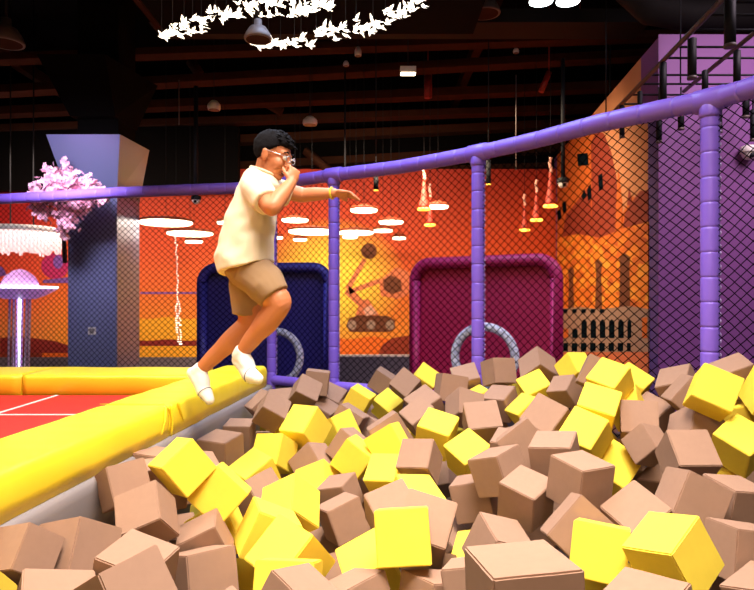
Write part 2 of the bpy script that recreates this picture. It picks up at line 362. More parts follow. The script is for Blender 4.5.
# ------------------------------------------------------------------ platform, trampoline, padding
bt=zr(-.55); bb=zr(-.715); bedz=zr(-.70)
def shear(p): return V((XW(p.y)+p.x,p.y,p.z))
b=MB(); b.hexa([V((-6,1,0)),V((XW(1)-.13,1,0)),V((XW(5.2)-.12,5.2,0)),V((-6,5.2,0)),V((-6,1,bedz-.05)),V((XW(1)-.12,1,bedz-.05)),V((XW(5.2)-.12,5.2,bedz-.05)),V((-6,5.2,bedz-.05))]); struct('platform',b,M_floor)
tr=empty('trampoline',(-3,3,bedz-.05),'red trampoline bed with white lines behind the long yellow beam','trampoline')
b=MB(); b.hexa([V((-6,1,bedz-.048)),V((XW(1)-.375,1,bedz-.048)),V((XW(4.6)-.38,4.605,bedz-.048)),V((-6,4.605,bedz-.048)),V((-6,1,bedz)),V((XW(1)-.375,1,bedz)),V((XW(4.6)-.38,4.605,bedz)),V((-6,4.605,bedz))])
build('bed',b,M_red,tr)
b=MB(); b.box((-6,3.82,bedz),(XW(3.82)-.38,3.845,bedz+.003)); build('white_line',b,M_white,tr)
b=MB(); b.box((-2.31,3.845,bedz),(-2.285,4.6,bedz+.003)); build('white_line',b,M_white,tr)
def pad(mb,y0,y1,w,z0,z1,r=.035,seed=0,wr=.004,ny=60):
    """padded bar along the pit edge: rounded section swept along y, lightly wrinkled"""
    prof=[]
    for (cx,cz,a0) in ((-r,z1-r,0),(-w+r,z1-r,90)):
        for k in range(6): a=R(a0+k*18); prof.append((cx+r*math.cos(a),cz+r*math.sin(a)))
    prof+=[(-w,z0),(-w*.5,z0),(0,z0),(.002,z0+(z1-z0)*.35),(.004,z0+(z1-z0)*.7)]
    n=len(prof); vs=[]; fs=[]
    for i in range(ny+1):
        y=y0+(y1-y0)*i/ny; e=min(i,ny-i); k=1 if e>1 else (.86,.97)[e]
        for j,(x,z) in enumerate(prof):
            p=V((x,y,z)); d=wr*noise.noise(V((x*5+seed,y*5,z*9)))+wr*.6*noise.noise(V((x*14,y*16+seed,z*6)))
            x2=-w/2+(x+w/2)*(1-(1-k)*.3); z2=z0+(z-z0)*(1-(1-k)*.25)
            vs.append(shear(V((x2+d,y,z2+(d if z>z0+.01 else 0)))))
    for i in range(ny):
        for j in range(n): fs.append((i*n+j,i*n+(j+1)%n,(i+1)*n+(j+1)%n,(i+1)*n+j))
    mb.add(vs,fs,0,True); q=len(mb.v)-len(vs)
    mb.f.append([q+j for j in range(n)][::-1]); mb.f.append([q+ny*n+j for j in range(n)]); mb.mi+=[0,0]; mb.sm+=[False,False]
bm_=empty('padded_beam',(XW(3)-.2,3,bb),'long yellow vinyl padded beam along the left edge of the foam pit','beam')
mb=MB(); pad(mb,.9,3.31,.36,bb,bt,seed=1); build('cover',mb,M_vin,bm_)
mb=MB(); pad(mb,3.30,5.25,.36,bb,bt,seed=5,wr=.006); build('cover',mb,M_vin,bm_)
mb=MB()                                           # gathered folds of vinyl where the two covers meet
for (y,dy,h) in ((3.24,-.05,.13),(3.31,.0,.165),(3.40,.07,.12)):
    pts=[shear(V((.006,y,bt-.01))),shear(V((.012,y+dy*.4,bt-.07))),shear(V((.008,y+dy,bt-h)))]; mb.tube(pts,[.009,.006,.002],n=8,cap='round')
mb.tube([shear(V((-.36,3.305,bt+.002))),shear(V((-.03,3.305,bt+.003))),shear(V((.004,3.305,bt-.03)))],[.002,.003,.005],n=8)
build('fold',mb,M_vin,bm_)
# grey wall padding under the beam, and the rest of the pit lining
mb=MB(); r=.05; prof=[(.0,bb-.002),(.012,bb-.006),(.024,bb-.02),(.028,bb-.05),(.028,.02),(-.12,.02),(-.12,bb-.002)]
vs=[];fs=[];n=len(prof)
for i in range(41):
    y=.9+4.4*i/40
    for x,z in prof: vs.append(shear(V((x,y,z))))
for i in range(40):
    for j in range(n): fs.append((i*n+j,i*n+(j+1)%n,(i+1)*n+(j+1)%n,(i+1)*n+j))
mb.add(vs,fs,0,True); mb.f.append(list(range(n))[::-1]); mb.f.append([40*n+j for j in range(n)]); mb.mi+=[0,0]; mb.sm+=[False,False]
tag(build('pit_wall_padding',mb,M_grey),'grey padded wall of the pit right under the yellow beam','padding')
# far pads behind the trampoline
def farpad(x0,x1,lab,slant=0):
    mb=MB(); y0,y1=4.62,5.18; z0=bedz-.048; z1=zr(-.556); r=.03; prof=[]
    for (cy,cz,a0) in ((y1-r,z1-r,0),(y0+r,z1-r,90)):
        for k in range(6): a=R(a0+18*k); prof.append((cy+r*math.cos(a),cz+r*math.sin(a)))
    prof+=[(y0,z0),(y1,z0)]; n=len(prof); vs=[]; fs=[]; N_=40
    for i in range(N_+1):
        x=x0+(x1-x0)*i/N_
        for y,z in prof:
            d=.006*noise.noise(V((x*4,y*6,z*8)))
            vs.append(V((x+slant*(1 if i==N_ else 0)*(z1-z),y-d,z+(d if z>z0+.01 else 0))))
    for i in range(N_):
        for j in range(n): fs.append((i*n+j,i*n+(j+1)%n,(i+1)*n+(j+1)%n,(i+1)*n+j))
    mb.add(vs,fs,0,True); mb.f.append(list(range(n))[::-1]); mb.f.append([N_*n+j for j in range(n)]); mb.mi+=[0,0]; mb.sm+=[False,False]
    return tag(build('edge_pad',mb,M_vin),lab,'pad')
px=at(22,0,4.62).x
farpad(px+.005,XW(4.9)-.40,'yellow vinyl pad lying across behind the red trampoline bed')
farpad(-6,px-.005,'creased yellow pad at the far left edge behind the red bed')
# ------------------------------------------------------------------ purple net fence
ZRAIL=1.2
FP=[(-140,203),(-60,201),(0,199),(60,196),(120,192.5),(180,190),(240,188),(272,184),(300,180),(334,175),(367,171),(400,167),(440,160),(478,153),(510,146),(540,139),(570,131),(600,123),(630,116.5),(660,110),(685,105),(710,100),(732,94),(754,87),(790,77),(830,66)]
def fz(py): return FL*ZRAIL/(298-py)
PL=[(px,at(px,py,fz(py))) for px,py in FP]
for k,(x,y) in enumerate(((2.55,2.75),(2.85,2.0),(3.0,1.2),(3.05,.3))): PL.append((900+k*40,V((x,y,EYE+ZRAIL))))
def rail_at(px):
    for (a,p),(c,q) in zip(PL,PL[1:]):
        if a<=px<=c: return p.lerp(q,(px-a)/(c-a))
fence=empty('net_fence',V((rail_at(478).x,rail_at(478).y,0)),'purple padded fence with black net curving around the foam pit','fence')
def sleeve(mb,pts,r,seg,n=18):
    """padded tube made of short sleeves: pinched at every joint"""
    P=[];RR=[];acc=0
    L=[0]
    for a,c in zip(pts,pts[1:]): L.append(L[-1]+(c-a).length)
    tot=L[-1]; k=max(1,round(tot/seg)); ts=[]
    for i in range(k):
        t0=tot*i/k; t1=tot*(i+1)/k; g=.006
        ts+=[(t0+.001,r*.90),(t0+g,r*.985),(t0+g*2.5,r),((t0+t1)/2,r*1.01),(t1-g*2.5,r),(t1-g,r*.985),(t1-.001,r*.90)]
    def pos(t):
        for i in range(len(L)-1):
            if t<=L[i+1]+1e-9: return pts[i].lerp(pts[i+1],(t-L[i])/(L[i+1]-L[i]))
        return pts[-1]
    mb.tube([pos(t) for t,_ in ts],[q for _,q in ts],n=n)
POSTS=[272,334,478,710]
bounds=[-140,272,334,478,710,1020]
for a,c in zip(bounds,bounds[1:]):
    pts=[rail_at(a)]+[p for x,p in PL if a<x<c]+[rail_at(c)]
    mb=MB(); sleeve(mb,pts,.062,.2); build('top_rail',mb,M_pur,fence)
BOT=zr(-.86)
for p in POSTS:
    q=rail_at(p); mb=MB(); sleeve(mb,[V((q.x,q.y,zr(-1.38))),V((q.x,q.y,q.z-.02))],.054,.15); po=build('post',mb,M_pur,fence)
    mb=MB()
    for i in range(52): mb.ball((q.x+.052,q.y-.02,zr(-1.0)+i*.041),(.008,.008,.013),8,6)
    build('lacing',mb,M_lace,po)
    mb=MB(); t=(rail_at(p+3)-rail_at(p-3)).normalized()
    mb.tube([q-t*.10,q-t*.085,q+t*.085,q+t*.10],[.064,.072,.072,.064],n=18); mb.tube([q+V((0,0,-.11)),q+V((0,0,-.09)),q],[.057,.063,.063],n=18); build('joint_sleeve',mb,M_pur,fence)
for a,c in zip(bounds,bounds[1:]):
    pts=[rail_at(a)]+[p for x,p in PL if a<x<c]+[rail_at(c)]
    if a in (272,334):
        mb=MB(); sleeve(mb,[V((p.x,p.y,BOT)) for p in pts],.05,.2); build('bottom_rail',mb,M_pur,fence)
mb=MB()                                           # low wall under the net that closes the pit
pp=[rail_at(x) for x in (200,240,272,334,400,478,540,600,660,710,754,830,900,940,980,1020)]
for p,q in zip(pp,pp[1:]):
    d=(q-p).normalized(); nn=V((-d.y,d.x,0))*.05
    if nn.y<0 and nn.x<0: nn=-nn
    mb.hexa([V((a.x,a.y,z)) for z in (0,BOT-.05) for a in (p-d*.01,q+d*.01,q+d*.01+nn*1.2,p-d*.01+nn*1.2)])
struct('wall_pit',mb,M_plinth)
cw,chh=.077,.066; kk=chh/cw; rc=.0030
u0=0
for a,c in zip(bounds,bounds[1:]):
    pts=[rail_at(a)]+[p for x,p in PL if a<x<c]+[rail_at(c)]; mb=MB()
    for p,q in zip(pts,pts[1:]):
        d=V((q.x-p.x,q.y-p.y,0)); l=d.length; d/=l; nrm=V((-d.y,d.x,0)); z0=zr(-.93); z1=p.z
        H=z1-z0; w=H/kk
        for sg in (1,-1):
            i0=math.floor((u0-w)/cw)-1; i1=math.ceil((u0+l+w)/cw)+1
            for i in range(i0,i1):
                ua=i*cw; # at z0
                s0,s1=0.0,1.0; ub=ua+sg*w
                lo,hi=u0,u0+l
                f=lambda u:(u-ua)/(ub-ua)
                t0,t1=sorted((f(lo),f(hi))); t0=max(0,t0); t1=min(1,t1)
                if t1-t0<1e-4: continue
                A=[]
                for t in (t0,t1): A.append(V((p.x,p.y,z0+H*t))+d*(ua+(ub-ua)*t-u0))
                D=(A[1]-A[0]).normalized(); S=D.cross(nrm)
                vs=[]
                for e in A: vs+=[e+nrm*rc,e+S*rc,e-nrm*rc,e-S*rc]
                mb.add(vs,[(0,1,5,4),(1,2,6,5),(2,3,7,6),(3,0,4,7)],0)
        u0+=l
    build('net',mb,M_net,fence)
# ------------------------------------------------------------------ tall pads with hoops behind the net
def tallpad(x0,x1,y0,y1,ztop,lab,mr,mf):
    A=V((x0,y0,0)); B=V((x1,y1,0)); d=(B-A); W=d.length; d/=W; nr=V((d.y,-d.x,0)); r=.24; t=.06
    e=empty('landing_pad',A.lerp(B,.5),lab,'pad')
    def P(u,z,o=0): return A+d*u+nr*o+V((0,0,z))
    out=[(t,0.03)]+[(t,ztop-r)]
    for k in range(9): a=R(180-k*11.25); out.append((r+(r-t)*math.cos(a),ztop-r+(r-t)*math.sin(a)))
    for k in range(9): a=R(90-k*11.25); out.append((W-r+(r-t)*math.cos(a),ztop-r+(r-t)*math.sin(a)))
    out+=[(W-t,ztop-r),(W-t,.03)]
    mb=MB(); mb.prism([P(u,z,-.04) for u,z in out],nr*-.06); build('face_panel',mb,mf,e)
    mb=MB(); mb.tube([P(u,z) for u,z in out],t,n=14,up=nr); build('padded_rim',mb,mr,e)
    return e,P,W,nr
e1,P1,W1,n1=tallpad(at(197,0,7.7).x,at(333,0,7.5).x,7.7,7.5,zr(.42),'navy blue padded board with rounded top behind the boy','M',None) if False else tallpad(at(197,0,7.7).x,at(333,0,7.5).x,7.7,7.5,zr(.42),'navy blue padded board with rounded top behind the boy',M_navy,M_navyi)
e2,P2,W2,n2=tallpad(at(410,0,6.85).x,at(563,0,5.95).x,6.85,5.95,zr(.425),'maroon padded board with magenta rim behind the net',M_mar,M_mari)
def hoop(px,py,d,r,t,a0,a1,dirv,lab):
    c=at(px,py,d); dv=V(dirv).normalized(); n=40
    pts=[c+dv*r*math.cos(a0+(a1-a0)*i/n)+V((0,0,r*math.sin(a0+(a1-a0)*i/n))) for i in range(n+1)]
    mb=MB()
    full=abs(a1-a0)>6.2
    if full: pts=pts[:-1]
    mb.tube(pts,t,n=12,closed=full,up=None); return tag(build('hoop',mb,M_ring),lab,'hoop')
hoop(275,357,7.05,.285,.042,-PI/2,PI/2,(1,-.15,0),'pale blue woven half hoop in front of the navy board')
hoop(484.5,357,5.75,.272,.04,0,2*PI,(1,-.4,0),'pale lavender woven hoop in front of the maroon board')
CUBES="""c1,b,-1.079,1.953,-0.785,-0.120,0.194,0.406,-0.885,0.140
c2,y,-1.064,1.635,-0.817,-0.375,0.643,-0.244,0.621,0.185
c3,b,-0.927,1.820,-0.918,-0.088,0.956,0.240,-0.142,0.198
fc4,b,-0.991,2.289,-1.000,0.124,-0.313,-0.449,0.827,0.188
c5,b,-0.994,2.111,-0.848,-0.394,0.749,0.264,-0.462,0.187
c6,b,-0.684,1.730,-0.826,0.459,-0.223,0.435,-0.741,0.194
c7,b,-0.766,2.026,-0.884,-0.602,0.015,-0.143,0.785,0.185
c8,b,-0.678,2.534,-0.970,-0.207,0.078,-0.971,-0.091,0.163
c9,b,-0.637,2.319,-1.015,-0.550,0.752,0.275,-0.237,0.192
c10,b,-0.456,1.915,-1.026,0.585,-0.233,0.171,-0.758,0.192
c12,b,-1.018,2.947,-0.789,-0.009,-0.852,-0.523,0.006,0.168
c13,b,-1.012,2.555,-0.748,-0.512,0.774,0.332,-0.168,0.154
c13c,b,-0.941,2.753,-0.803,0.639,-0.645,0.315,-0.275,0.187
c14,b,-0.866,2.410,-0.823,0.112,0.162,0.390,-0.899,0.168
fc14b,b,-0.966,2.652,-1.032,-0.112,-0.746,0.639,0.152,0.177
c15,y,-0.800,2.628,-0.692,-0.790,0.430,-0.143,0.413,0.166
c16,b,-0.889,3.643,-0.876,0.011,-0.184,-0.980,-0.070,0.189
c17,b,-0.895,3.129,-0.874,-0.258,0.125,-0.092,0.954,0.193
c18,y,-0.662,2.704,-0.826,0.338,0.230,0.611,-0.678,0.177
c18c,y,-0.705,2.854,-1.052,0.163,0.191,0.509,-0.823,0.196
c18d,y,-0.449,2.627,-0.966,-0.441,0.682,-0.500,0.300,0.194
c19,y,-0.665,3.500,-0.971,0.031,0.396,0.880,0.260,0.188
c20,b,-0.592,3.180,-0.997,0.452,-0.163,0.428,-0.765,0.194
c21,y,-0.604,3.762,-0.916,0.158,-0.146,-0.467,0.858,0.185
fc22,b,-0.689,3.940,-1.089,0.588,-0.144,0.705,-0.369,0.193
c23,y,-0.396,2.926,-0.958,0.080,-0.289,-0.335,0.893,0.193
c24,y,-0.325,2.404,-0.984,0.372,-0.064,-0.372,0.848,0.204
c25,y,-0.295,2.124,-0.973,0.032,-0.018,-0.575,0.817,0.194
c26,b,-0.234,1.876,-0.923,-0.127,0.854,0.462,-0.202,0.186
c27,b,-0.073,2.241,-1.080,-0.108,0.331,-0.931,0.110,0.191
c28,b,0.204,2.243,-1.076,-0.012,0.471,0.874,-0.119,0.191
c29,b,0.329,2.056,-0.945,0.599,-0.011,-0.138,-0.789,0.191
c30,b,0.315,1.384,-0.661,0.026,0.647,0.762,-0.005,0.197
c31,y,0.777,2.226,-0.880,-0.064,0.196,0.971,-0.124,0.182
c32,y,0.951,2.061,-0.830,-0.201,-0.459,-0.851,-0.157,0.188
c33,b,0.734,1.733,-0.887,-0.334,-0.143,-0.002,0.932,0.194
c34,b,1.366,2.390,-0.949,-0.013,0.665,0.741,-0.095,0.193
c35,b,1.323,2.143,-1.023,0.226,0.161,-0.101,-0.955,0.192
c36,b,1.465,3.023,-0.757,-0.267,0.656,0.651,0.274,0.195
c37,b,1.290,2.635,-0.835,-0.554,0.410,0.320,-0.650,0.196
c38,b,1.606,3.524,-1.009,0.184,0.345,-0.025,-0.920,0.191
c39,y,1.779,3.136,-0.723,-0.063,0.464,0.816,0.337,0.188
c40,b,1.520,2.728,-0.882,0.085,-0.619,-0.781,0.007,0.195
c42,y,1.257,3.416,-0.910,-0.460,0.819,-0.314,-0.138,0.204
c43,b,0.857,2.701,-0.774,0.065,-0.511,-0.856,-0.039,0.189
c44,b,1.050,2.582,-0.902,0.336,-0.786,0.518,0.022,0.192
c45,b,0.778,2.449,-0.894,-0.281,-0.283,-0.549,0.735,0.201
c46,b,0.833,2.986,-0.747,0.069,0.230,0.966,0.099,0.192
c48,b,0.585,3.070,-0.830,0.160,0.393,0.905,0.022,0.188
c49,b,0.662,2.841,-0.887,0.055,-0.374,-0.909,-0.176,0.179
c50,b,0.499,3.254,-1.013,0.684,-0.699,0.039,-0.206,0.194
c52,b,0.191,2.554,-0.922,0.375,-0.913,0.146,0.072,0.201
c53,y,0.097,2.328,-0.865,0.002,-0.050,-0.600,0.798,0.191
c54,b,0.070,2.815,-0.954,0.204,0.086,0.340,-0.914,0.191
c56,b,0.501,2.651,-1.040,-0.779,0.027,-0.222,0.586,0.193
c57,y,-0.025,2.571,-1.090,-0.233,0.942,0.091,0.226,0.192
c58,b,-0.190,3.311,-1.021,-0.142,-0.214,-0.963,-0.084,0.164
c59,b,-0.166,3.079,-1.060,0.276,-0.041,0.655,-0.703,0.173
c60,y,-0.121,3.534,-0.885,0.251,0.401,0.559,-0.681,0.173
c61,y,-0.317,3.486,-1.027,0.050,-0.248,-0.359,0.898,0.187
c62,b,-0.366,3.716,-0.966,0.092,0.389,0.485,-0.777,0.179
c63,b,-0.159,3.737,-0.877,-0.219,-0.427,-0.493,0.726,0.172
c65,y,-0.435,3.910,-0.793,0.272,-0.124,-0.362,0.883,0.198
fc66,y,-0.579,4.111,-0.958,-0.248,0.032,0.318,-0.914,0.197
c67,y,-0.262,4.324,-0.891,0.399,-0.147,0.524,-0.738,0.191
c68,b,-0.672,4.083,-0.725,-0.915,-0.283,-0.287,-0.019,0.165
c69,b,-0.761,5.127,-0.859,-0.361,0.929,-0.032,0.075,0.195
c70,b,-0.785,4.465,-0.764,0.179,0.472,0.810,0.298,0.173
c71,b,-0.878,4.093,-0.878,-0.004,0.020,0.998,0.061,0.172
fc72,b,-0.804,4.322,-1.002,0.199,-0.260,-0.617,0.716,0.195
c73,b,-0.563,5.004,-0.742,-0.449,0.627,0.631,0.074,0.184
c74,b,-0.491,5.252,-0.690,-0.704,0.708,-0.033,-0.050,0.190
c75,b,-0.393,5.453,-0.867,-0.273,0.936,-0.151,-0.161,0.193
c76,b,-0.437,5.234,-0.954,0.151,-0.947,0.204,0.197,0.190
c77,y,-0.144,5.055,-0.811,-0.069,0.959,-0.126,-0.246,0.180
fc78,b,-0.170,5.254,-0.882,0.100,0.284,0.663,-0.686,0.188
c79,b,-0.202,4.559,-0.883,-0.586,0.189,-0.168,0.770,0.197
c80,y,0.090,5.545,-0.939,-0.175,0.334,0.866,0.329,0.192
c81,b,0.045,5.760,-0.748,-0.265,0.094,0.957,0.074,0.178
c82,b,0.235,5.232,-0.714,0.317,0.264,0.464,-0.784,0.185
c83,y,0.397,5.434,-0.698,0.532,0.054,0.438,-0.722,0.184
c84,b,0.336,4.452,-0.761,0.221,0.214,0.254,-0.917,0.194
c85,b,0.289,4.182,-0.790,-0.192,-0.275,-0.223,0.915,0.183
c86,b,0.077,3.763,-0.802,0.241,0.156,0.651,-0.703,0.197
c87,b,-0.007,4.649,-0.994,-0.136,-0.523,-0.147,0.829,0.196
c88,y,0.353,3.778,-0.803,0.080,-0.203,-0.946,-0.240,0.196
c89,y,0.513,3.576,-0.887,-0.059,0.472,0.823,0.310,0.189
c90,b,0.220,3.292,-0.844,-0.118,-0.179,-0.906,-0.364,0.173
c91,y,0.067,3.527,-0.807,-0.099,-0.284,-0.603,0.739,0.176
c92,y,0.055,3.312,-0.926,-0.327,0.920,-0.182,0.112,0.172
c93,y,0.182,3.072,-0.984,-0.178,0.953,0.214,-0.118,0.193
c96,b,0.622,3.790,-0.749,-0.357,0.933,0.025,0.044,0.198
c97,b,0.591,4.324,-0.747,0.441,-0.870,-0.059,0.213,0.194
c98,y,0.735,4.649,-0.768,-0.097,-0.224,-0.064,0.968,0.186
c99,b,0.679,4.853,-0.638,-0.018,-0.124,-0.276,0.953,0.194
c99b,b,0.525,4.577,-0.647,-0.652,0.750,-0.009,-0.107,0.192
c101,b,0.890,4.686,-0.544,-0.324,0.464,0.512,-0.646,0.184
c102,b,1.158,4.604,-0.505,0.726,-0.082,-0.488,0.478,0.191
c103,y,1.105,4.453,-0.644,-0.065,-0.208,-0.293,0.931,0.183
fc104,y,0.999,4.798,-0.753,0.277,-0.287,-0.253,0.881,0.194
c105,b,0.858,4.432,-0.730,-0.202,0.918,-0.330,0.089,0.184
c106,y,0.994,4.242,-0.763,-0.188,-0.554,-0.760,-0.282,0.176
c107,b,0.947,3.575,-0.692,-0.286,-0.316,-0.310,0.850,0.196
c108,b,0.745,3.248,-0.744,-0.190,-0.278,-0.602,0.724,0.198
c109,b,0.732,3.493,-0.843,0.533,0.086,0.096,-0.836,0.191
c110,b,1.257,4.278,-0.625,0.203,0.354,0.874,0.266,0.157
c112,y,1.359,4.402,-0.486,-0.144,0.536,0.440,-0.706,0.165
c113,b,1.363,3.970,-0.478,-0.272,0.566,-0.623,0.466,0.188
c114,y,1.335,3.663,-0.483,0.288,0.289,0.236,-0.882,0.179
c115,y,1.212,3.523,-0.620,-0.319,0.916,-0.239,-0.052,0.198
c116,y,1.085,3.329,-0.718,-0.428,0.815,-0.390,0.032,0.191
c118,y,1.594,4.041,-0.557,-0.229,0.893,-0.331,-0.202,0.189
c119,y,1.458,3.741,-0.635,0.316,-0.531,0.786,-0.019,0.182
c120,b,1.435,3.507,-0.687,-0.463,0.870,-0.148,0.080,0.189
c121,b,1.386,3.280,-0.754,0.089,-0.494,-0.379,0.778,0.152
c122,b,1.655,3.850,-0.724,-0.340,0.771,-0.535,0.055,0.196
c123,b,1.690,3.400,-0.710,0.382,-0.425,-0.208,0.794,0.195
c124,b,1.809,3.836,-0.535,-0.208,0.894,-0.327,0.226,0.186
c125,b,1.751,3.592,-0.558,-0.317,-0.681,-0.605,-0.264,0.182
c126,y,1.710,3.261,-0.481,-0.426,0.752,0.378,0.332,0.194
c127,b,1.972,3.527,-0.435,-0.067,0.210,0.139,-0.965,0.173
c128,y,2.050,3.330,-0.500,-0.178,0.602,0.143,-0.765,0.194
c129,y,2.008,3.519,-0.670,-0.589,0.733,0.324,-0.098,0.194
f0,b,0.435,4.095,-1.144,-0.017,0.685,-0.465,-0.561,0.192
f1,b,0.837,3.218,-1.173,0.467,0.155,-0.447,-0.747,0.192
f2,b,-0.116,3.765,-1.195,-0.235,0.270,0.196,0.913,0.192
f3,y,0.937,2.503,-1.161,-0.332,0.620,-0.218,-0.677,0.192
f4,y,-0.601,2.789,-1.241,0.455,0.382,-0.386,0.706,0.192
f5,b,1.355,2.651,-1.113,0.346,-0.537,0.374,0.673,0.192
f6,b,0.227,2.766,-1.208,0.488,0.504,0.254,-0.666,0.192
f7,y,0.654,4.899,-1.010,0.051,0.539,-0.547,-0.638,0.192
f8,y,-0.831,3.267,-1.150,0.663,0.071,-0.298,0.683,0.192
f9,b,1.546,3.881,-1.080,0.115,-0.451,0.166,-0.869,0.192
f10,b,1.996,3.455,-0.906,-0.523,0.373,-0.335,0.690,0.192
f11,y,0.471,2.928,-1.198,-0.255,-0.015,-0.551,-0.795,0.192
f12,b,-0.246,2.767,-1.222,0.463,0.416,-0.340,0.705,0.192
f13,b,0.998,3.699,-1.170,0.183,-0.625,-0.531,-0.542,0.192
f14,b,0.316,3.259,-1.219,-0.048,0.438,0.547,0.712,0.192
f15,b,-0.111,5.867,-1.070,0.301,-0.140,0.120,0.936,0.192
f16,b,-0.298,3.239,-1.285,0.395,0.101,0.346,0.845,0.192
f17,b,0.845,4.072,-0.960,-0.075,-0.404,0.404,-0.818,0.192
f18,b,0.859,4.580,-0.986,-0.466,-0.264,0.532,-0.656,0.192
f19,y,-0.753,4.776,-0.978,0.218,0.517,0.456,0.691,0.192
f20,b,1.372,3.663,-0.916,-0.040,-0.161,-0.579,0.798,0.192
f21,y,1.312,3.942,-0.843,-0.294,-0.293,0.628,-0.658,0.192
f22,b,-0.932,2.944,-1.136,-0.073,-0.115,0.602,0.787,0.192
f23,y,1.745,3.275,-0.969,0.231,-0.094,-0.661,0.708,0.192
f24,b,0.566,3.431,-1.200,-0.035,0.486,-0.576,0.656,0.192
f25,b,-0.968,1.669,-1.211,0.251,0.401,0.559,-0.681,0.191
f26,y,-0.908,2.435,-1.216,0.402,-0.199,-0.213,-0.868,0.191
f27,b,-0.575,2.012,-1.272,-0.293,-0.615,0.383,-0.624,0.191
f28,b,-0.506,3.828,-1.253,0.419,0.313,-0.591,-0.614,0.191
f29,y,0.042,2.064,-1.274,0.639,-0.645,0.315,-0.275,0.191
f30,b,0.403,1.241,-0.931,0.053,0.224,-0.522,0.822,0.191
f31,y,0.618,1.916,-1.153,0.268,0.028,-0.223,-0.937,0.191
f32,b,1.459,2.047,-1.220,-0.311,-0.255,0.025,0.915,0.191
f33,b,1.552,3.111,-1.047,-0.003,0.472,0.529,0.705,0.191
f34,y,1.439,3.641,-1.223,-0.219,-0.427,-0.493,0.726,0.191
f35,y,-0.668,5.162,-1.119,0.276,-0.041,0.655,-0.703,0.191
f36,b,-0.622,4.372,-1.182,-0.511,-0.254,-0.051,0.820,0.191
f37,y,-0.306,5.377,-1.169,-0.290,-0.329,0.498,0.748,0.191
f38,y,0.347,5.134,-1.071,0.375,-0.913,0.146,0.072,0.191
f39,b,-0.119,4.782,-1.232,-0.272,0.566,-0.623,0.466,0.191
f40,b,1.097,2.338,-1.276,0.140,-0.656,-0.170,-0.722,0.191
f41,b,1.531,2.831,-1.266,-0.313,-0.384,-0.596,-0.632,0.191
f42,y,0.477,4.956,-1.260,-0.156,-0.141,0.010,0.978,0.191
f43,y,-0.207,5.667,-1.221,-0.222,0.087,0.682,-0.691,0.191
f44,b,0.951,4.039,-1.236,0.136,0.601,0.195,0.763,0.191
f45,b,0.914,4.489,-1.216,-0.317,-0.681,-0.605,-0.264,0.191
f46,b,-0.600,4.830,-1.256,0.032,-0.018,-0.575,0.817,0.191
f47,y,0.431,1.081,-1.173,0.532,0.054,0.438,-0.722,0.191"""
# ------------------------------------------------------------------ foam cubes: kind, place and turn of every cube in the pit
def cubemesh(name,m,seed):
    bm=bmesh.new(); bmesh.ops.create_cube(bm,size=1.0)
    bmesh.ops.subdivide_edges(bm,edges=bm.edges[:],cuts=5,use_grid_fill=True)
    bmesh.ops.recalc_face_normals(bm,faces=bm.faces)
    bmesh.ops.bevel(bm,geom=[e for e in bm.edges if len(e.link_faces)==2 and e.calc_face_angle()>1],offset=.022,segments=2,affect='EDGES')
    for v in bm.verts:
        c=v.co.copy()
        v.co+=V((noise.noise(c*2.3+V((seed,0,0))),noise.noise(c*2.3+V((0,seed,5))),noise.noise(c*2.3+V((9,0,seed)))))*.006
    for f in bm.faces: f.smooth=False
    me=bpy.data.meshes.new(name); bm.to_mesh(me); bm.free(); me.materials.append(m); return me
rowname=['in the row right under the net','in the second row from the net','in the third row from the net','in the middle of the pit','in the second row from the front','in the front row']
ords=['first','second','third','fourth','fifth','sixth','seventh','eighth','ninth','tenth','eleventh','twelfth','thirteenth','fourteenth','fifteenth','sixteenth','seventeenth','eighteenth','nineteenth','twentieth','twenty-first','twenty-second','twenty-third','twenty-fourth']
L=[]
for ln in CUBES.split('\n'):
    t=ln.split(','); n,c=t[:2]; x,y,z,qw,qx,qy,qz,s=map(float,t[2:]); L.append((n,c,V((x,y,z+EYE)),Quaternion((qw,qx,qy,qz)),s,CX+FL*x/y,CY-FL*z/y))
special={'c30':'big pale taupe foam cube nearest the camera at the bottom edge','c53':'yellow foam cube with its square face to the camera at the bottom centre','c32':'bright yellow foam cube tipped on edge beside the nearest taupe cube','c126':'large yellow foam cube below the nearest purple post','c102':'grey taupe foam cube highest in the back row before the maroon board','c90':'taupe foam cube resting on yellow cubes in the centre of the pit'}
lab={}
rows={}
for q in L:
    n,c,p,_,_,px,py=q
    if n[0]=='f' : continue
    if n in special: lab[n]=special[n]; continue
    k=0 if py<392 else 1 if py<420 else 2 if py<450 else 3 if py<490 else 4 if py<540 else 5
    rows.setdefault((k,c),[]).append((px,n))
for (k,c),l in rows.items():
    l.sort()
    for i,(px,n) in enumerate(l): lab[n]='%s foam cube, %s from the yellow beam %s'%('yellow' if c=='y' else 'taupe',ords[i],rowname[k])
meshes={c:[cubemesh('foam_cube',M_yel if c=='y' else M_brn,k*3.7+(1 if c=='y' else 50)) for k in range(4)] for c in 'yb'}
for i,(n,c,p,q,s,px,py) in enumerate(L):
    o=bpy.data.objects.new('foam_cube',meshes[c][i%4]); COL.objects.link(o)
    o.location=p; o.rotation_mode='QUATERNION'; o.rotation_quaternion=q; o.scale=(s,s,s)
    hid=n[0]=='f'
    tag(o,('%s foam cube wedged deep in a gap under the top cubes'%('yellow' if c=='y' else 'taupe')) if hid else lab[n],'foam cube',(('%s cubes deep in the gaps'%('yellow' if c=='y' else 'taupe')) if hid else ('yellow foam cubes in the pit' if c=='y' else 'taupe foam cubes in the pit')))
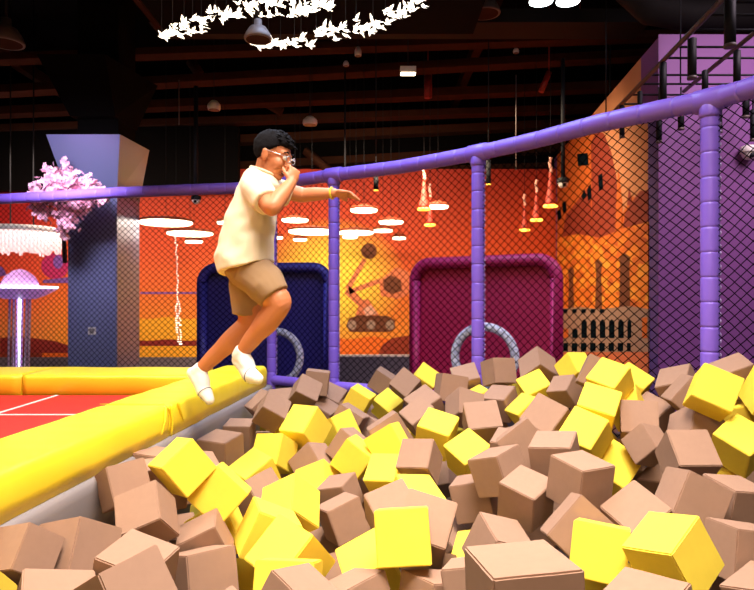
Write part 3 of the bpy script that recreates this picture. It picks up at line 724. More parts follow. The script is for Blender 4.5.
# ------------------------------------------------------------------ lamps
def disc(px,py,w,d,lab):
    c=at(px,py,d); r=w/2*d/FL
    e=empty('disc_pendant',c,lab,'lamp','round pendant lamps in front of the orange mural')
    mb=MB(); mb.lathe(c,[(r,0),(r*1.02,.03),(r*.9,.045),(r*.35,.07),(.03,.09)],n=32); build('shade',mb,M_dsh,e)
    mb=MB(); mb.lathe(c,[(r*.97,.002),(r*.97,-.02),(r*.9,-.035)],n=32); build('diffuser',mb,M_lamp,e)
    mb=MB(); mb.tube([c+V((0,0,.085)),V((c.x,c.y,zr(4.98)))],.004,n=6); build('cord',mb,M_blk,e)
for a in ((166,222,53,9.5,'widest round pendant lamp beside the steel column'),(190,233,46,10.5,'large round pendant lamp below the widest one by the column'),(194,241,18,12,'small low round pendant lamp above the twinkling string'),
 (225,222,16,11,'small round pendant lamp half hidden by the boy\'s back'),(295,219.5,27,10.5,'round pendant lamp above the navy board near the boy\'s chest'),(276,237,14,12,'small round pendant lamp showing at the front of the boy\'s shirt'),
 (312,231,48,9.8,'widest round pendant lamp behind the second purple post'),(300,239,14,12,'tiny round pendant lamp just above the navy board'),(356,232,36,10.5,'bright round pendant lamp beside the second purple post'),
 (350,236.5,15,12,'small round pendant lamp tucked under the bright one by the post'),(383,230,20,11.5,'flat round pendant lamp over the painted rover'),(364,209.5,28,9.8,'round pendant lamp under the boy\'s outstretched hand'),
 (391,221.5,25,10.5,'round pendant lamp above and beside the painted rover'),(399,237.5,14,12,'small round pendant lamp nearest the maroon board'),(438,206,21,10,'round pendant lamp hanging beside the pair of red cone lamps')):
    disc(*a)
def cone(px,y0,y1,w,d,lab):
    c=at(px,y1,d); r=w/2*d/FL; h=(y1-y0)*d/FL
    e=empty('cone_pendant',c,lab,'lamp','slim red cone pendant lamps')
    mb=MB(); mb.lathe(c,[(r,.0),(r*.8,h*.1),(r*.5,h*.3),(r*.3,h*.55),(r*.22,h*.72)],n=20); build('shade',mb,M_cone,e)
    mb=MB(); mb.lathe(c,[(r*1.02,.012),(r*1.04,-.012),(r*.9,-.02)],n=20); build('glowing_rim',mb,M_glow,e)
    mb=MB(); pts=[c+V((.012*math.sin(i),0,h*.7+i*h*.05)) for i in range(8)]; mb.tube(pts,[.02+.008*(i%2) for i in range(8)],n=8); build('rope',mb,M_rope,e); mb=MB(); mb.tube([c+V((0,0,h)),V((c.x,c.y,zr(4.98)))],.004,n=6); build('cord',mb,M_blk,e)
for a in ((424,168,209,13,9.5,'red cone lamp highest of the pair left of the tall post'),(430,186,225,11,10.5,'red cone lamp lower of the pair left of the tall post'),(550.5,160,206,14,9.5,'red cone lamp closest to the painted city wall'),(536.5,182,220,12,10.2,'red cone lamp in the middle of the row of three'),(524.5,196,230,10.5,10.9,'red cone lamp lowest of the row of three')): cone(*a)
# bell lamps under the ceiling, unlit
def bell(px,py,w,d,lab):
    c=at(px,py,d); r=w/2*d/FL
    e=empty('bell_pendant',c,lab,'lamp','unlit bell lamps under the ceiling')
    mb=MB(); mb.lathe(c,[(r,0),(r*1.03,.02),(r*.88,r*.5),(r*.62,r*.9),(r*.3,r*1.05),(r*.28,r*1.5)],n=28); build('shade',mb,M_shade,e)
    mb=MB(); mb.lathe(c,[(r*.9,.004),(r*.86,-.004)],n=28); build('lens',mb,M_beam,e)
    mb=MB(); mb.tube([c+V((0,0,r*1.4)),V((c.x,c.y,zr(4.98)))],.02,n=8); build('stem',mb,M_blk,e)
bell(258,40,27,5.5,'unlit bell lamp under the ceiling between the two bird ribbons'); bell(485,14,30,8.2,'unlit bell lamp hanging left of the bright white lamps'); bell(6,44,34,8,'unlit bell lamp at the top left corner')
# small white spotlights
def spot(px,py,w,h,d,up,lab,m):
    c=at(px,py,d); r=w/2*d/FL; hh=h*d/FL
    e=empty('ceiling_spot',c,lab,'lamp','small white spot lamps below the ceiling')
    mb=MB(); mb.lathe(c,[(r*.9,0),(r,hh*.25),(r*.95,hh*.6),(r*.5,hh)],n=20); build('housing',mb,M_pale,e)
    mb=MB(); mb.lathe(c,[(r*.8,-.004),(r*.8,.004)],n=20); build('lens',mb,m,e)
    mb=MB(); mb.tube([c+V((0,0,hh*.9)),c+V((0,0,up*d/FL)),V((c.x,c.y,zr(4.98)))],[.012,.006,.004],n=6); build('stem',mb,M_blk,e)
spot(310,125,15,8,9.5,46,'white spot lamp hanging on a stem above the boy\'s head',M_shade); spot(214,110,13,9,9.5,16,'white spot lamp left of the boy below the first bird ribbon',M_shade)
spot(358,56,7,9,9,20,'tiny spot lamp under the second bird ribbon',M_shade); spot(346,66,6,5,9.5,6,'tiny round white fixture on a dark beam',M_shade); spot(516,53,6,5,9.5,8,'tiny white fixture left of the red sprinkler pipe',M_shade)
c=at(408,71,9); e=empty('box_floodlight',c,'small glowing box lamp hanging below the second bird ribbon','lamp')
mb=MB(); mb.box(c+V((-.11,-.06,-.04)),c+V((.11,.06,.05))); build('housing',mb,M_pale,e); mb=MB(); mb.box(c+V((-.1,-.064,-.05)),c+V((.1,.05,-.04))); build('diffuser',mb,M_lamp,e)
mb=MB(); mb.tube([c+V((0,0,.05)),V((c.x,c.y,zr(4.98)))],.008,n=6); build('stem',mb,M_blk,e)
for px,lab in ((541,'bright white oval ceiling lamp, the one nearer the bell lamp'),(568,'bright white oval ceiling lamp, the one nearer the round duct')):
    c=at(px,1,7.5); e=empty('ceiling_downlight',c,lab,'lamp','bright white lamps at the top edge')
    mb=MB(); mb.lathe(c,[(.14,0),(.15,.03),(.12,.12),(.06,.2)],n=24); build('housing',mb,M_shade,e); mb=MB(); mb.lathe(c,[(.135,.002),(.135,-.012)],n=24); build('diffuser',mb,M_cool,e)
    mb=MB(); mb.tube([c+V((0,0,.19)),V((c.x,c.y,zr(4.98)))],.012,n=6); build('stem',mb,M_blk,e)
# camera domes
def dome(px,py,d,r,rodtop,lab):
    c=at(px,py,d); e=empty('security_camera',c,lab,'camera')
    mb=MB(); mb.lathe(c,[(r*.55,r*.9),(r*.95,r*.75),(r,r*.2),(r,0)][::-1],n=20); build('housing',mb,M_blk if rodtop else M_pale,e)
    mb=MB(); mb.ball(c,(r*.85,r*.85,r*.85),16,10); build('dome',mb,M_pale,e)
    mb=MB(); mb.ball(c+V((0,-r*.62,-r*.35)),r*.34,12,8); build('lens',mb,M_blk,e)
    if rodtop: mb=MB(); mb.tube([c+V((0,0,r*.7)),c+V((0,0,rodtop))],.03,n=10); build('hanging_tube',mb,M_blk,e)
    else: mb=MB(); mb.tube([c+V((0,0,r*.5)),c+V((0,.1,r*.6))],r*.5,n=12); build('bracket',mb,M_pale,e)
dome(563,183,9,.085,1.75,'white dome camera under a black tube before the painted city'); dome(196,200,9,.07,1.6,'white dome camera on a thin black tube left of the boy'); dome(749,153,6.9,.09,0,'white dome camera fixed on the purple wall')
# hanging black fixtures seen just below the rail
for px,y0,y1,lab in ((376,176,190,'short black cylinder lamp under the rail by the boy\'s hand'),(488.5,160,184,'short black cylinder lamp right of the tall middle post')):
    c=at(px,y1,9); h=(y1-y0)*9/FL; e=empty('cylinder_spotlight',c,lab,'lamp')
    mb=MB(); mb.lathe(c,[(.035,0),(.035,h)],n=14); build('housing',mb,M_blk,e); mb=MB(); mb.lathe(c,[(.034,.002),(.03,-.01)],n=14); build('lens',mb,M_glow,e); mb=MB(); mb.tube([c+V((0,0,h)),V((c.x,c.y,zr(4.98)))],.008,n=6); build('stem',mb,M_blk,e)
# ------------------------------------------------------------------ lighting grid with black cylinder lamps
GZ=2.2
grid=empty('lighting_grid',at(690,60,6)+V((0,0,.0)),'black metal ladder grid hung before the purple block, carrying cylinder lamps','grid')
def gp(x,y): return V((x,y,zr(GZ)))
def gx(px,py): y=FL*GZ/(298-py); return (px-CX)*y/FL,y
xa,ya=gx(724,-2); xb,yb=gx(606,120); mb=MB(); mb.tube([gp(xa-.0906*1.5,ya-1.5),gp(xb,yb)],.022,n=8); build('rail',mb,M_shade,grid)
xc,yc=gx(754,33); mb=MB(); mb.tube([gp(xc-.15,yc-1.7),gp(xc+.0906*1.5,yc+1.5)],.02,n=8); build('rail',mb,M_shade,grid)
mb=MB(); mb.tube([gp(xc+.55,yc-1.7),gp(xc+.75,6.9)],.02,n=8); build('rail',mb,M_shade,grid)
for py in (2,15,30,47,58,75,84,95,104,112):
    y=FL*GZ/(298-py); x=xa+(xb-xa)*(y-ya)/(yb-ya); mb=MB(); mb.tube([gp(x,min(y,6.93) if y<7.1 else y),gp(min(5.2,5.2) if y<6.95 else 3.0,min(y,6.93) if y<7.1 else y)],.011,n=6); build('rung',mb,M_blk,grid)
for (x,y) in ((xa,ya),(xb,yb),(xc,6.6)):
    mb=MB(); mb.tube([gp(x,y),V((x,y,zr(4.98)))],.008,n=6); build('hanger',mb,M_blk,grid)
CY_=[(730,0,46,11,'closest to the top edge'),(692,39,78,8.5,'left of the nearest post with a glowing end'),(663,63,103,7,'just over the purple rail before the block corner'),(640,92,116,5,'half hidden by the rail before the pale mural top'),(622,106,137,5,'farthest out over the painted city'),(659,112,142,5.5,'below the rail at the block corner'),(737,51,84,7,'right of the nearest post above the rail'),(705,71,92,6,'just above the joint of the nearest post'),(681,108,129,6,'below the rail left of the nearest post'),(719,104,132,6,'touching the view of the nearest post from the right'),(746,92,117,6.5,'under the rail near the right edge'),(753,110,140,5.5,'lowest at the right edge of the picture')]
for px,y0,y1,w,lab in CY_:
    d=FL*(GZ-.04)/(298-y0)
    if px>645: d=min(d,6.6)
    r=w/2*d/FL; c=at(px,y1,d); h=(y1-y0)*d/FL
    e=empty('cylinder_spotlight',c,'black cylinder lamp '+lab,'lamp','black cylinder lamps on the ladder grid')
    mb=MB(); mb.lathe(c,[(r,0),(r,h),(r*.5,h+.01)],n=18); build('housing',mb,M_blk,e)
    mb=MB(); mb.lathe(c,[(r*1.08,.012),(r*1.08,-.01),(r*.8,-.012)],n=18); build('end_ring',mb,M_shade,e)
    top=zr(GZ)-.025
    if c.z+h<top-.02: mb=MB(); mb.tube([c+V((0,0,h)),V((c.x,c.y,top))],.009,n=6); build('stem',mb,M_blk,e)
# ------------------------------------------------------------------ bird ribbons
def birdmesh(k):
    b=MB(); f=[.9,.4,-.2,.6][k]
    b.ball((0,0,0),(.055,.02,.02),10,6); b.ball((.055,0,.012),(.018,.014,.014),8,5); b.add([V((.07,-.004,.012)),V((.07,.004,.012)),V((.092,0,.01)),V((.07,0,.018))],[(0,1,2),(0,2,3),(1,3,2),(0,3,1)])
    b.add([V((-.04,-.012,0)),V((-.04,.012,0)),V((-.10,.02,.01)),V((-.10,-.02,.01)),V((-.05,0,.012))],[(0,1,2,3),(0,4,1),(1,4,2),(2,4,3),(3,4,0)])
    for s in (1,-1):
        q=[V((.03,s*.012,.008)),V((-.03,s*.012,.008)),V((-.05,s*.075,.03+.05*f)),V((.012,s*.08,.03+.05*f)),V((-.055,s*.15,.02+.11*f))]
        b.add(q+[p+V((0,0,.004)) for p in q],[(0,1,2,3),(3,2,4),(5,8,7,6),(8,9,7),(0,3,8,5),(1,6,7,2),(3,4,9,8),(2,7,9,4),(0,5,6,1)])
    me=bpy.data.meshes.new('bird'); me.from_pydata(b.v,[],b.f); bm=bmesh.new(); bm.from_mesh(me); bmesh.ops.recalc_face_normals(bm,faces=bm.faces); bm.to_mesh(me); bm.free(); me.materials.append(M_birdg); return me
BM=[birdmesh(k) for k in range(4)]
def ribbon(path,n,spread,d0,d1,lab,seed,sc):
    rnd=random.Random(seed); pts=[]
    for i in range(n):
        t=(i+.5)/n*(len(path)-1); k=min(len(path)-2,int(t)); f=t-k
        px=path[k][0]*(1-f)+path[k+1][0]*f; py=path[k][1]*(1-f)+path[k+1][1]*f; sp=path[k][2]*(1-f)+path[k+1][2]*f
        pts.append((px+rnd.uniform(-4,4),py+rnd.uniform(-1,1)*sp,rnd.uniform(d0,d1)))
    org=at(*pts[n//2]); e=empty('bird_chandelier',org,lab,'chandelier')
    proto=None
    for (px,py,d) in pts:
        p=at(px,py,d)
        if proto is None or True:
            o=bpy.data.objects.new('bird',BM[rnd.randrange(4)])
        COL.objects.link(o); o.parent=e; o.location=p-org; s=sc*rnd.uniform(.8,1.15); o.scale=(s,s,s)
        o.rotation_euler=(rnd.uniform(-.7,.7),rnd.uniform(-.5,.2),PI+rnd.uniform(-.9,.9)); 
    mb=MB(); 
    for i in range(0,n,6):
        p=at(*pts[i]); mb.tube([p,V((p.x,p.y,zr(4.98) if p.y<6.0 else zr(4.98)))],.003,n=4)
    build('suspension_wires',mb,M_blk,e)
ribbon([(163,36,3),(185,28,8),(215,18,10),(250,11,10),(285,8,9),(312,7,6),(331,6,4)],92,12,4.7,5.4,'ribbon of glowing white birds nearest the column under the ceiling',3,.36)
ribbon([(254,46,2),(275,45,3),(300,42,6),(325,36,7),(350,29,8),(375,21,9),(400,11,9),(421,4,6)],80,10,5.6,6.2,'ribbon of glowing white birds rising right above the boy',4,.40)
# ------------------------------------------------------------------ tassel chandelier, saucer lamp, light string, blossom
c=at(22,233,10); e=empty('tassel_chandelier',c,'wide glowing chandelier of white tassels at the left edge','chandelier'); rr=35*10/FL
mb=MB(); mb.lathe(c,[(rr,0),(rr*1.01,.05),(rr*.9,.09),(rr*.2,.12)],n=36); build('frame',mb,M_pale,e)
rnd=random.Random(2); mb=MB()
for ring,k in ((rr*.98,64),(rr*.7,44),(rr*.4,24)):
    for i in range(k):
        a=2*PI*i/k; p=c+V((ring*math.cos(a),ring*math.sin(a),0)); l=.22+rnd.uniform(0,.12); mb.tube([p,p+V((0,0,-l*.5)),p+V((0,0,-l))],[.02,.028,.016],n=6)
t=build('tassels',mb,M_tass,e)
mb=MB()
for dx in (-.18,.18): mb.tube([c+V((dx,0,.1)),V((c.x+dx,c.y,zr(4.98)))],.012,n=6)
build('stem',mb,M_blk,e)
c=at(20,287,11); e=empty('saucer_lamp',V((c.x,c.y,0)),'lilac flying saucer lamp on glowing light tubes at the left','lamp'); k=11/FL
mb=MB(); mb.lathe(c,[(17*k,0),(16.5*k,5*k),(13*k,11*k),(7*k,16*k),(1*k,18*k)],n=32); build('dome',mb,M_ufo,e)
mb=MB(); mb.lathe(c,[(33*k,0),(34*k,-.02),(33*k,-.05),(24*k,-8*k),(14*k,-12*k)][::-1],n=36); build('saucer',mb,M_clr if False else M_ufo,e)
mb=MB(); mb.lathe(c,[(34.5*k,.012),(35*k,-.01),(34*k,-.03)],n=36); build('glowing_edge',mb,M_beamw,e)
for dx,r,m in ((0,1.7,M_beamw),(-2.6,1,M_ufo),(2.6,1,M_ufo),(-10,1.2,M_rod),(-6,1.2,M_rod),(7,1.2,M_rod),(10,1.2,M_rod)):
    mb=MB(); mb.tube([V((c.x+dx*k,c.y+(0 if dx==0 else -.05),.12)),V((c.x+dx*k,c.y,c.z-10*k))],r*k,n=10); build('light_tube',mb,m,e)
mb=MB(); mb.lathe(V((c.x,c.y,0)),[(16*k,0),(16*k,.1),(12*k,.13)],n=28); build('base',mb,M_pale,e)
c=at(176,238,11.5); e=empty('light_string',c,'hanging string of twinkling white lights before the orange mural','lamp'); k=11.5/FL
mb=MB(); mb.tube([c+V((0,0,.02)),c,c+V((2*k,0,-60*k)),c+V((3*k,0,-106*k))],.008,n=6); build('cord',mb,M_rope,e)
mb=MB(); mb.tube([c,V((c.x,c.y,zr(4.98)))],.003,n=5); build('wire',mb,M_blk,e)
mb=MB(); rnd=random.Random(4)
for i in range(46):
    t=i/45; n=1 if t<.6 else 3
    for j in range(n): mb.ball(c+V(((3*t+rnd.uniform(-1,1)*(1+1.5*(t>.6)))*k,rnd.uniform(-.02,.02),-t*106*k)),.011,6,4)
build('bulbs',mb,M_bulb,e)
# blossom branch at the column
c=at(60,236,8.3); e=empty('blossom_branch',at(66,262,8.35),'pink artificial blossom branch fixed on the left edge of the column','plant'); k=8.3/FL
rnd=random.Random(9); mb=MB(); bl=MB(); tips=[]
trunk=[at(65,262,8.4),at(64,240,8.2),at(64,222,7.86)]; mb.tube(trunk,[.03,.026,.02],n=8)
TG=[(32,188),(36,205),(44,214),(46,176),(52,168),(58,182),(66,166),(72,178),(80,186),(88,178),(94,184),(100,190),(104,196),(88,198),(84,206),(70,208),(62,212),(64,232),(56,200),(74,200),(50,190),(40,196),(92,192),(66,192),(68,225),(72,216)]
for x,y in TG:
    d=7.84+rnd.uniform(-.1,.07); q=at(x,y,d); q.y=max(q.y,7.78); mid=trunk[2].lerp(q,.5)+V((rnd.uniform(-.05,.05),0,rnd.uniform(0,.06))); mb.tube([trunk[2],mid,q],[.014,.009,.004],n=6)
    for j in range(42):
        f=rnd.uniform(.55,1.05); p=mid.lerp(q,f)+V((rnd.gauss(0,.045),rnd.gauss(0,.04),rnd.gauss(0,.045)))
        if p.y<7.73: continue
        ax=V((rnd.gauss(0,1),rnd.gauss(0,1)-1,rnd.gauss(0,1))).normalized(); Q=ax.to_track_quat('Z','Y').to_matrix()
        for g in range(5):
            a=2*PI*g/5; u=Q@V((math.cos(a),math.sin(a),.25)); w=Q@V((-math.sin(a),math.cos(a),0)); r=.034
            bl.add([p,p+u*r*.6+w*r*.42,p+u*r*1.1,p+u*r*.6-w*r*.42,p+u*r*.5-(Q@V((0,0,1)))*.006],[(0,1,2,3),(0,4,1),(1,4,2),(2,4,3),(3,4,0)])
build('branches',mb,M_bark,e); o=build('blossoms',bl,M_pink,e)
# ------------------------------------------------------------------ the boy jumping off the beam
D0=3.3
def J(px,py,dd=0): return at(px,py,D0+dd)
def limb(mb,pts,rad,cap='round',n=18,flat=1.0,up=None):
    # resample along a smooth line so that the taper is even
    P=[V(p) for p in pts]; out=[]; rr=[]
    for i in range(len(P)-1):
        p0=P[max(0,i-1)]; p1=P[i]; p2=P[i+1]; p3=P[min(len(P)-1,i+2)]
        for k in range(6):
            t=k/6; out.append(.5*((2*p1)+(p2-p0)*t+(2*p0-5*p1+4*p2-p3)*t*t+(3*p1-p0-3*p2+p3)*t**3))
            s=t*t*(3-2*t); rr.append(rad[i]*(1-s)+rad[i+1]*s)
    out.append(P[-1]); rr.append(rad[-1])
    mb.tube(out,rr,n=n,cap=cap,flat=flat,up=up)
def hand(mb,wrist,d,nrm,size,curls,thumb_dir,spread=.10,side=1):
    """palm, four unequal fingers bent at the knuckles, and a thumb from the side of the palm"""
    d=d.normalized(); nrm=(nrm-d*nrm.dot(d)).normalized(); s=d.cross(nrm)*side; k=size
    palm=wrist+d*.045*k
    Mx=Matrix((d,s,nrm)).transposed()
    mb.ball(palm,(.05*k,.040*k,.017*k),16,10,M=Mx); mb.ball(wrist+d*.022*k,(.032*k,.030*k,.018*k),14,8,M=Mx)
    mb.tube([wrist-d*.03*k,wrist+d*.03*k],[.021*k,.022*k],n=14,cap='round')
    for i,(off,l) in enumerate(((.029,.066),(.010,.073),(-.010,.069),(-.028,.055))):
        base=palm+d*.040*k+s*off*k; l*=k; dirv=(d+s*off*spread*18).normalized(); pts=[base-dirv*.03*k,base]; p=base; cu=curls[i] if hasattr(curls,'__len__') else curls
        a=0
        for seg,c in ((.45,cu*.9),(.32,cu*1.1),(.23,cu*.8)):
            a+=c; v=dirv*math.cos(a)+nrm*math.sin(a); p=p+v*l*seg; pts.append(p)
        r=(.0095,.010,.0095,.0085)[i]*k
        mb.tube(pts,[r*1.05,r*1.05,r,r*.93,r*.82],n=10,cap='round')
    tb=wrist+d*.022*k+s*.026*k; t=thumb_dir.normalized()
    m=tb+(t+s*.35).normalized()*.034*k; e=m+(t*.9+d*.25).normalized()*.028*k
    mb.tube([tb-s*.012*k,tb,m,e],[.014*k,.0135*k,.0115*k,.009*k],n=10,cap='round')
body=MB()
# head frame
HC=J(273,156.5,-.01)
yaw,pitch=R(-16),R(-20)
fw=V((math.cos(yaw)*math.cos(pitch),math.sin(yaw)*math.cos(pitch),math.sin(pitch))); lf=V((-math.sin(yaw),math.cos(yaw),0)); upv=fw.cross(lf)
HM=Matrix((fw,lf,upv)).transposed(); HS=1.02
def H(x,y,z): return HC+HM@(V((x,y,z))*HS)
def hb(c,r,seg=20,rings=14): body.ball(H(*c),tuple(q*HS for q in r),seg,rings,M=HM)
hb((-.012,0,.035),(.092,.074,.080)); hb((.030,0,-.03),(.056,.056,.075)); hb((.045,0,-.078),(.034,.036,.030)); hb((.020,0,-.06),(.05,.052,.045))
hb((.066,0,-.092),(.016,.018,.014)); hb((.062,0,.02),(.026,.05,.035))
for s in (1,-1):
    hb((.048,s*.034,-.028),(.034,.026,.032)); hb((.068,s*.030,.030),(.014,.024,.010)); hb((-.006,s*.074,-.004),(.021,.010,.032)); hb((-.010,s*.080,.010),(.014,.007,.016))
    hb((.094,s*.009,-.026),(.009,.008,.007))
body.tube([H(.080,0,.018),H(.094,0,-.008),H(.104,0,-.024)],[.008,.010,.012],n=10,cap='round')
body.tube([H(.074,-.020,-.054),H(.088,0,-.050),H(.074,.020,-.054)],[.006,.008,.006],n=8,cap='round')
body.tube([H(.070,-.018,-.074),H(.082,0,-.077),H(.070,.018,-.074)],[.006,.008,.006],n=8,cap='round')
# neck and trunk
limb(body,[H(-.025,0,-.03),J(262,178,.01),J(257,192,.0)],[.050,.050,.062])
limb(body,[J(259,190),J(255,215),J(249,240),J(248,264)],[.09,.105,.10,.10])
# near arm: folded up, hand at the mouth
sh=J(254,187,-.13); el=J(272,207,-.27); wr=J(291,183,-.185)
limb(body,[J(257,188,-.05),sh,el],[.06,.056,.044]); limb(body,[sh.lerp(el,.8),el,el.lerp(wr,.35),wr],[.044,.043,.042,.028])
dh=V((.22,.30,.93)); nh=V((-.62,.75,-.1))
hand(body,wr,dh,nh,.88,(1.05,1.2,1.25,1.3),V((-.45,.25,.85)),side=1)
# far arm: stretched out ahead, hand open and drooping
sh2=J(267,187,.13); el2=J(302,195,.19); wr2=J(334,193,.13)
limb(body,[J(260,188,.05),sh2,el2],[.06,.054,.042]); limb(body,[sh2.lerp(el2,.8),el2,el2.lerp(wr2,.35),wr2],[.041,.040,.038,.026])
hand(body,wr2,V((.97,-.16,-.10)),V((-.08,-.35,-.93)),.92,(.16,.22,.28,.36),V((.75,-.55,-.45)),spread=.16,side=1)
# legs
h1=J(252,266,-.085); k1=J(279,303,-.12); a1=J(241,354,-.02)
limb(body,[h1,h1.lerp(k1,.5),k1],[.078,.080,.064]); limb(body,[h1.lerp(k1,.8),k1,k1.lerp(a1,.30)+V((.0,.0,-.012)),k1.lerp(a1,.65),a1],[.066,.062,.061,.047,.034])
h2=J(249,268,.085); k2=J(250,322,.10); a2=J(199,371,.16)
limb(body,[h2,h2.lerp(k2,.5),k2],[.078,.076,.060]); limb(body,[h2.lerp(k2,.85),k2,k2.lerp(a2,.30)+V((-.008,.0,-.012)),k2.lerp(a2,.65),a2],[.060,.057,.058,.046,.033])
t1=J(256,378,-.10); t2=J(209,400,.10)
limb(body,[a1,J(244,366,-.03),t1],[.034,.036,.026]); limb(body,[a2,J(201,382,.14),t2],[.033,.034,.024])
sk=remesh(body,.0048,3)
BO=V((HC.x-.1,D0,J(0,403).z))
boy=build('person',sk,M_skin,org=BO)
tag(boy,'boy with glasses jumping off the yellow beam, cream t-shirt and khaki shorts','person')
# hair
mb=MB(); vs=[];fs=[]; sg,rg=48,30
for i in range(rg+1):
    th=PI*i/rg
    for j in range(sg):
        a=2*PI*j/sg; n_=V((math.sin(th)*math.cos(a),math.sin(th)*math.sin(a),math.cos(th)))
        p=V((-.014+n_.x*.103,n_.y*.085,.040+n_.z*.091))
        fx=p.x
        line=.060 if fx>.055 else (.060-(.055-fx)*1.05 if fx>-.005 else (-.003-(-.005-fx)*.75))
        edge=max(0,min(1,(line-p.z)/.016+ .5))
        k=1-.24*edge
        c=V((-.014,0,.044)); q=c+(p-c)*k
        q+=n_*(.006*noise.noise(V((n_.x*5,n_.y*5,n_.z*5)))+.004*noise.noise(V((n_.x*16+a*1.5,n_.y*16,n_.z*7))))*(1-edge)
        if fx>.03 and p.z>.07: q+=V((.004,0,.004))*(1-edge)
        vs.append(H(*q))
for i in range(rg):
    for j in range(sg): fs.append((i*sg+j,(i+1)*sg+j,(i+1)*sg+(j+1)%sg,i*sg+(j+1)%sg))
mb.add(vs,fs,0,True); tufts=random.Random(3)
for i in range(110):
    a=tufts.uniform(-1.2,1.2); b_=tufts.uniform(.0,1.25); p=V((-.014+.098*math.sin(b_)*math.cos(a),.080*math.sin(b_)*math.sin(a),.040+.089*math.cos(b_)))
    if p.z<.075: continue
    d=V((.022+tufts.uniform(-.01,.01),tufts.uniform(-.012,.012),tufts.uniform(-.008,.003))); mb.tube([H(*p),H(*(p+d*.5+V((0,0,.003)))),H(*(p+d))],[.007,.006,.001],n=5)
hair=build('hair',mb,M_hair,boy)
# face details
for s in (1,-1):
    mb=MB(); c=V((.078,s*.029,.010)); mb.ball(H(*c),.0125*HS,16,10); ey=build('eye',mb,M_eye,boy)
    mb=MB(); mb.ball(H(.0875,s*.0285,.007),(.0045,.0055,.0055),12,8,M=HM); build('iris',mb,M_iris,ey)
    mb=MB(); mb.tube([H(.076,s*.048,.034),H(.087,s*.034,.040),H(.088,s*.016,.036)],[.002,.0042,.003],n=8,cap='round'); build('eyebrow',mb,M_hair,boy)
mb=MB(); mb.ball(H(.079,0,-.064),(.012,.017,.008),16,8,M=HM); build('mouth',mb,M_mouth,boy)
mb=MB(); mb.tube([H(.077,-.021,-.055),H(.0915,0,-.051),H(.077,.021,-.055)],[.0035,.0062,.0035],n=8,cap='round'); mb.tube([H(.073,-.019,-.074),H(.0855,0,-.0775),H(.073,.019,-.074)],[.0035,.0064,.0035],n=8,cap='round'); build('lips',mb,M_lip,boy)
g=MB()
for s in (1,-1):
    pts=[H(.104-.012*abs(math.cos(2*PI*i/20)*.0)-.004*(abs(.030+.021*math.cos(2*PI*i/20))/.05),s*(.030+.021*math.cos(2*PI*i/20)),.008+.016*math.sin(2*PI*i/20)) for i in range(20)]
    g.tube(pts,.0019,n=6,closed=True); g.tube([H(.100,s*.051,.014),H(.06,s*.076,.016),H(.0,s*.083,.016),H(-.02,s*.082,.0)],.0018,n=6)
g.tube([H(.104,-.009,.012),H(.107,0,.015),H(.104,.009,.012)],.002,n=6)
gl=build('glasses_frame',g,M_frame,boy)
# clothes
def superloft(mb,secs,n=28,m=2.4):
    """closed loft through sections (back point, front point, half width)"""
    vs=[];fs=[]
    for (bk,ft,hw,tilt) in secs:
        c=(bk+ft)/2; ax=(ft-bk)/2; s=V((tilt,1,0)).normalized()*hw
        for j in range(n):
            a=2*PI*j/n; ca,sa=math.cos(a),math.sin(a)
            vs.append(c+ax*math.copysign(abs(ca)**(2/m),ca)+s*math.copysign(abs(sa)**(2/m),sa))
    k=len(secs)
    for i in range(k-1):
        for j in range(n): fs.append((i*n+j,i*n+(j+1)%n,(i+1)*n+(j+1)%n,(i+1)*n+j))
    fs.append(tuple(range(n))[::-1]); fs.append(tuple((k-1)*n+j for j in range(n))); mb.add(vs,fs,0,True)
ts=MB()
superloft(ts,[(J(219.5,274.5),J(273.5,261),.205,0),(J(217.5,257),J(273.5,246),.195,0),(J(221.5,236),J(274.5,229),.178,0),(J(228,216),J(276,212),.16,0),(J(235,198),J(279,197),.155,0),(J(242,182),J(281,187),.145,0),(J(247,172),J(279,181),.11,0),(J(250,167.5),J(277,177),.072,0)])
limb(ts,[J(257,189,-.05),J(257,189,-.12),J(268,203,-.235)],[.080,.078,.068],cap='flat'); limb(ts,[J(262,188,.05),J(268,189,.12),J(289,195,.18)],[.080,.076,.064],cap='flat')
def wrinkle(p,n): 
    q=p-BO
    return .010*noise.noise(V((q.x*7+q.z*5,q.y*5,q.z*9)))+.0065*noise.noise(V((q.x*16-q.z*13,q.y*9,q.z*14+q.x*10)))
build('t_shirt',remesh(ts,.007,6,wrinkle),M_shirt,boy)
mb=MB(); cpt=[]
for i in range(28):
    a=2*PI*i/28; bk,ft=J(250.5,167.8),J(277.5,177.6); cpt.append((bk+ft)/2+(ft-bk)/2*math.cos(a)*.98+V((0,.07,0))*math.sin(a)+V((0,0,.002)))
mb.tube(cpt,.007,n=8,closed=True); build('collar',mb,M_shirt,boy)
so=MB()
superloft(so,[(J(228,262),J(267,253),.14,0),(J(226,274),J(268,268),.145,0),(J(233,284),J(264,284),.12,0)])
hm=J(274.5,296.5,-.12); limb(so,[J(247,270,-.07),h1.lerp(k1,.45),hm],[.104,.100,.086],cap='flat'); limb(so,[J(247,268,.075),J(247,290,.09),J(246.5,314,.10)],[.100,.092,.078],cap='flat')
sw=lambda p,n: .7*wrinkle(p*1.0+V((.3,.1,.2)),n)
build('shorts',remesh(so,.007,5,sw),M_short,boy)
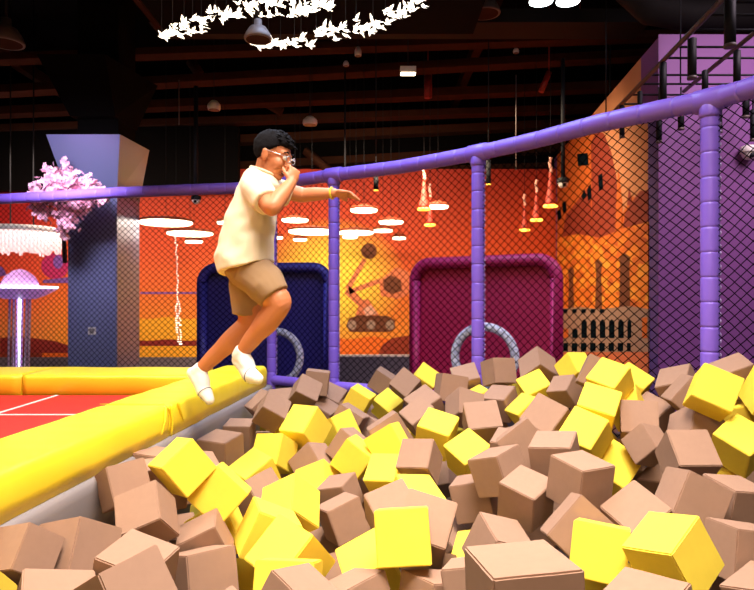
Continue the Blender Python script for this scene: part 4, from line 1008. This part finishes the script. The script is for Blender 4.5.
def sock(a,heel,ball,toe,cuffdir,r,lab,s1):
    mb=MB(); limb(mb,[a+cuffdir*.028,a,a.lerp(heel,.55)],[r*1.10,r*1.06,r*1.08],cap='flat')
    limb(mb,[heel,heel.lerp(ball,.5)+s1*.006,ball,toe],[r*.92,r*.98,r*1.06,r*.72]); limb(mb,[a,a.lerp(ball,.55)+s1*.010,ball],[r*1.0,r*1.0,r*.95])
    o=build('sock',remesh(mb,.005,6,lambda p,n:.0015*noise.noise(p*40)),M_sock,boy)
    if lab: o['label']=lab
    d=(toe-ball).normalized(); c=ball.lerp(toe,.18); x=d.cross(V((0,1,0))).normalized(); y=d.cross(x)
    q=MB(); R_=r*1.05; q.tube([c+x*R_*math.cos(t)+y*R_*math.sin(t) for t in [R(-150+i*12) for i in range(26)]],.0016,n=6); build('toe_seam',q,M_gem,o); return o
sock(a1,J(238.5,360,0),J(250,374.5,-.07),J(258,379,-.115),(k1-a1).normalized(),.040,None,V((.6,-.3,.5)))
sock(a2,J(193,373,.17),J(204,391,.12),J(209.5,400,.09),(k2-a2).normalized(),.038,None,V((.6,-.3,.5)))
mb=MB(); dv=(wr2-el2).normalized(); c=wr2-dv*.012; x=dv.cross(V((0,0,1))).normalized(); y=dv.cross(x)
mb.tube([c+x*.030*math.cos(2*PI*i/24)+y*.030*math.sin(2*PI*i/24) for i in range(24)],.0055,n=8,closed=True); build('wristband',mb,M_band,boy)
# ------------------------------------------------------------------ light
w=bpy.data.worlds.new('hall air'); scene.world=w; w.use_nodes=True
w.node_tree.nodes['Background'].inputs['Color'].default_value=(1,.78,.66,1); w.node_tree.nodes['Background'].inputs['Strength'].default_value=.05
light('ceiling lamp over the pit',(.5,1.4,zr(3.4)),(.3,2.3,zr(-.7)),2.2,175,(1,.88,.78),spread=92)
light('ceiling lamp behind the camera',(-1.0,-2.0,zr(1.9)),(.0,2.4,zr(-.6)),2.0,46,(1,.70,.42),spread=120)
light('ceiling lamp over the fence',(.0,5.0,zr(3.2)),(-.2,4.8,zr(-.7)),1.6,85,(.54,.68,1),spread=120)
light('ceiling lamp over the trampoline',(-3.0,3.0,zr(3.4)),(-2.4,3.2,zr(-.7)),2.0,105,(1,.90,.76),spread=120)
light('mural fill light',(-5.5,9.5,zr(2.0)),(-5.5,13,zr(.0)),2.5,85,(1,.78,.62),sy=.6,spread=120)  # unseen light added to brighten the left end of the mural
light('mural fill light',(-.6,9.0,zr(2.0)),(-.6,13,zr(-.3)),3.5,150,(1,.80,.55),sy=.6,spread=120)  # likewise added for the mural's middle, no fixture hangs here
light('city mural fill light',(1.3,9.2,zr(2.2)),(3.4,10,zr(.0)),2.0,85,(1,.76,.5),spread=130)  # added fill for the painted city, without a visible source
light('purple wall fill light',(4.2,4.6,zr(3.2)),(4.0,7,zr(-.5)),2.0,105,(1,.78,.92),spread=130)  # added light, aimed low to stand in for bounce off the foam
light('column fill light',(-3.4,6.2,zr(1.9)),(-3.8,8.5,zr(.9)),.6,26,(.86,.80,1),spread=80)  # unseen pale lilac light added to brighten the column front
vs=scene.view_settings; vs.view_transform='Standard'; vs.look='None'; vs.exposure=0; vs.gamma=1; vs.use_curve_mapping=False
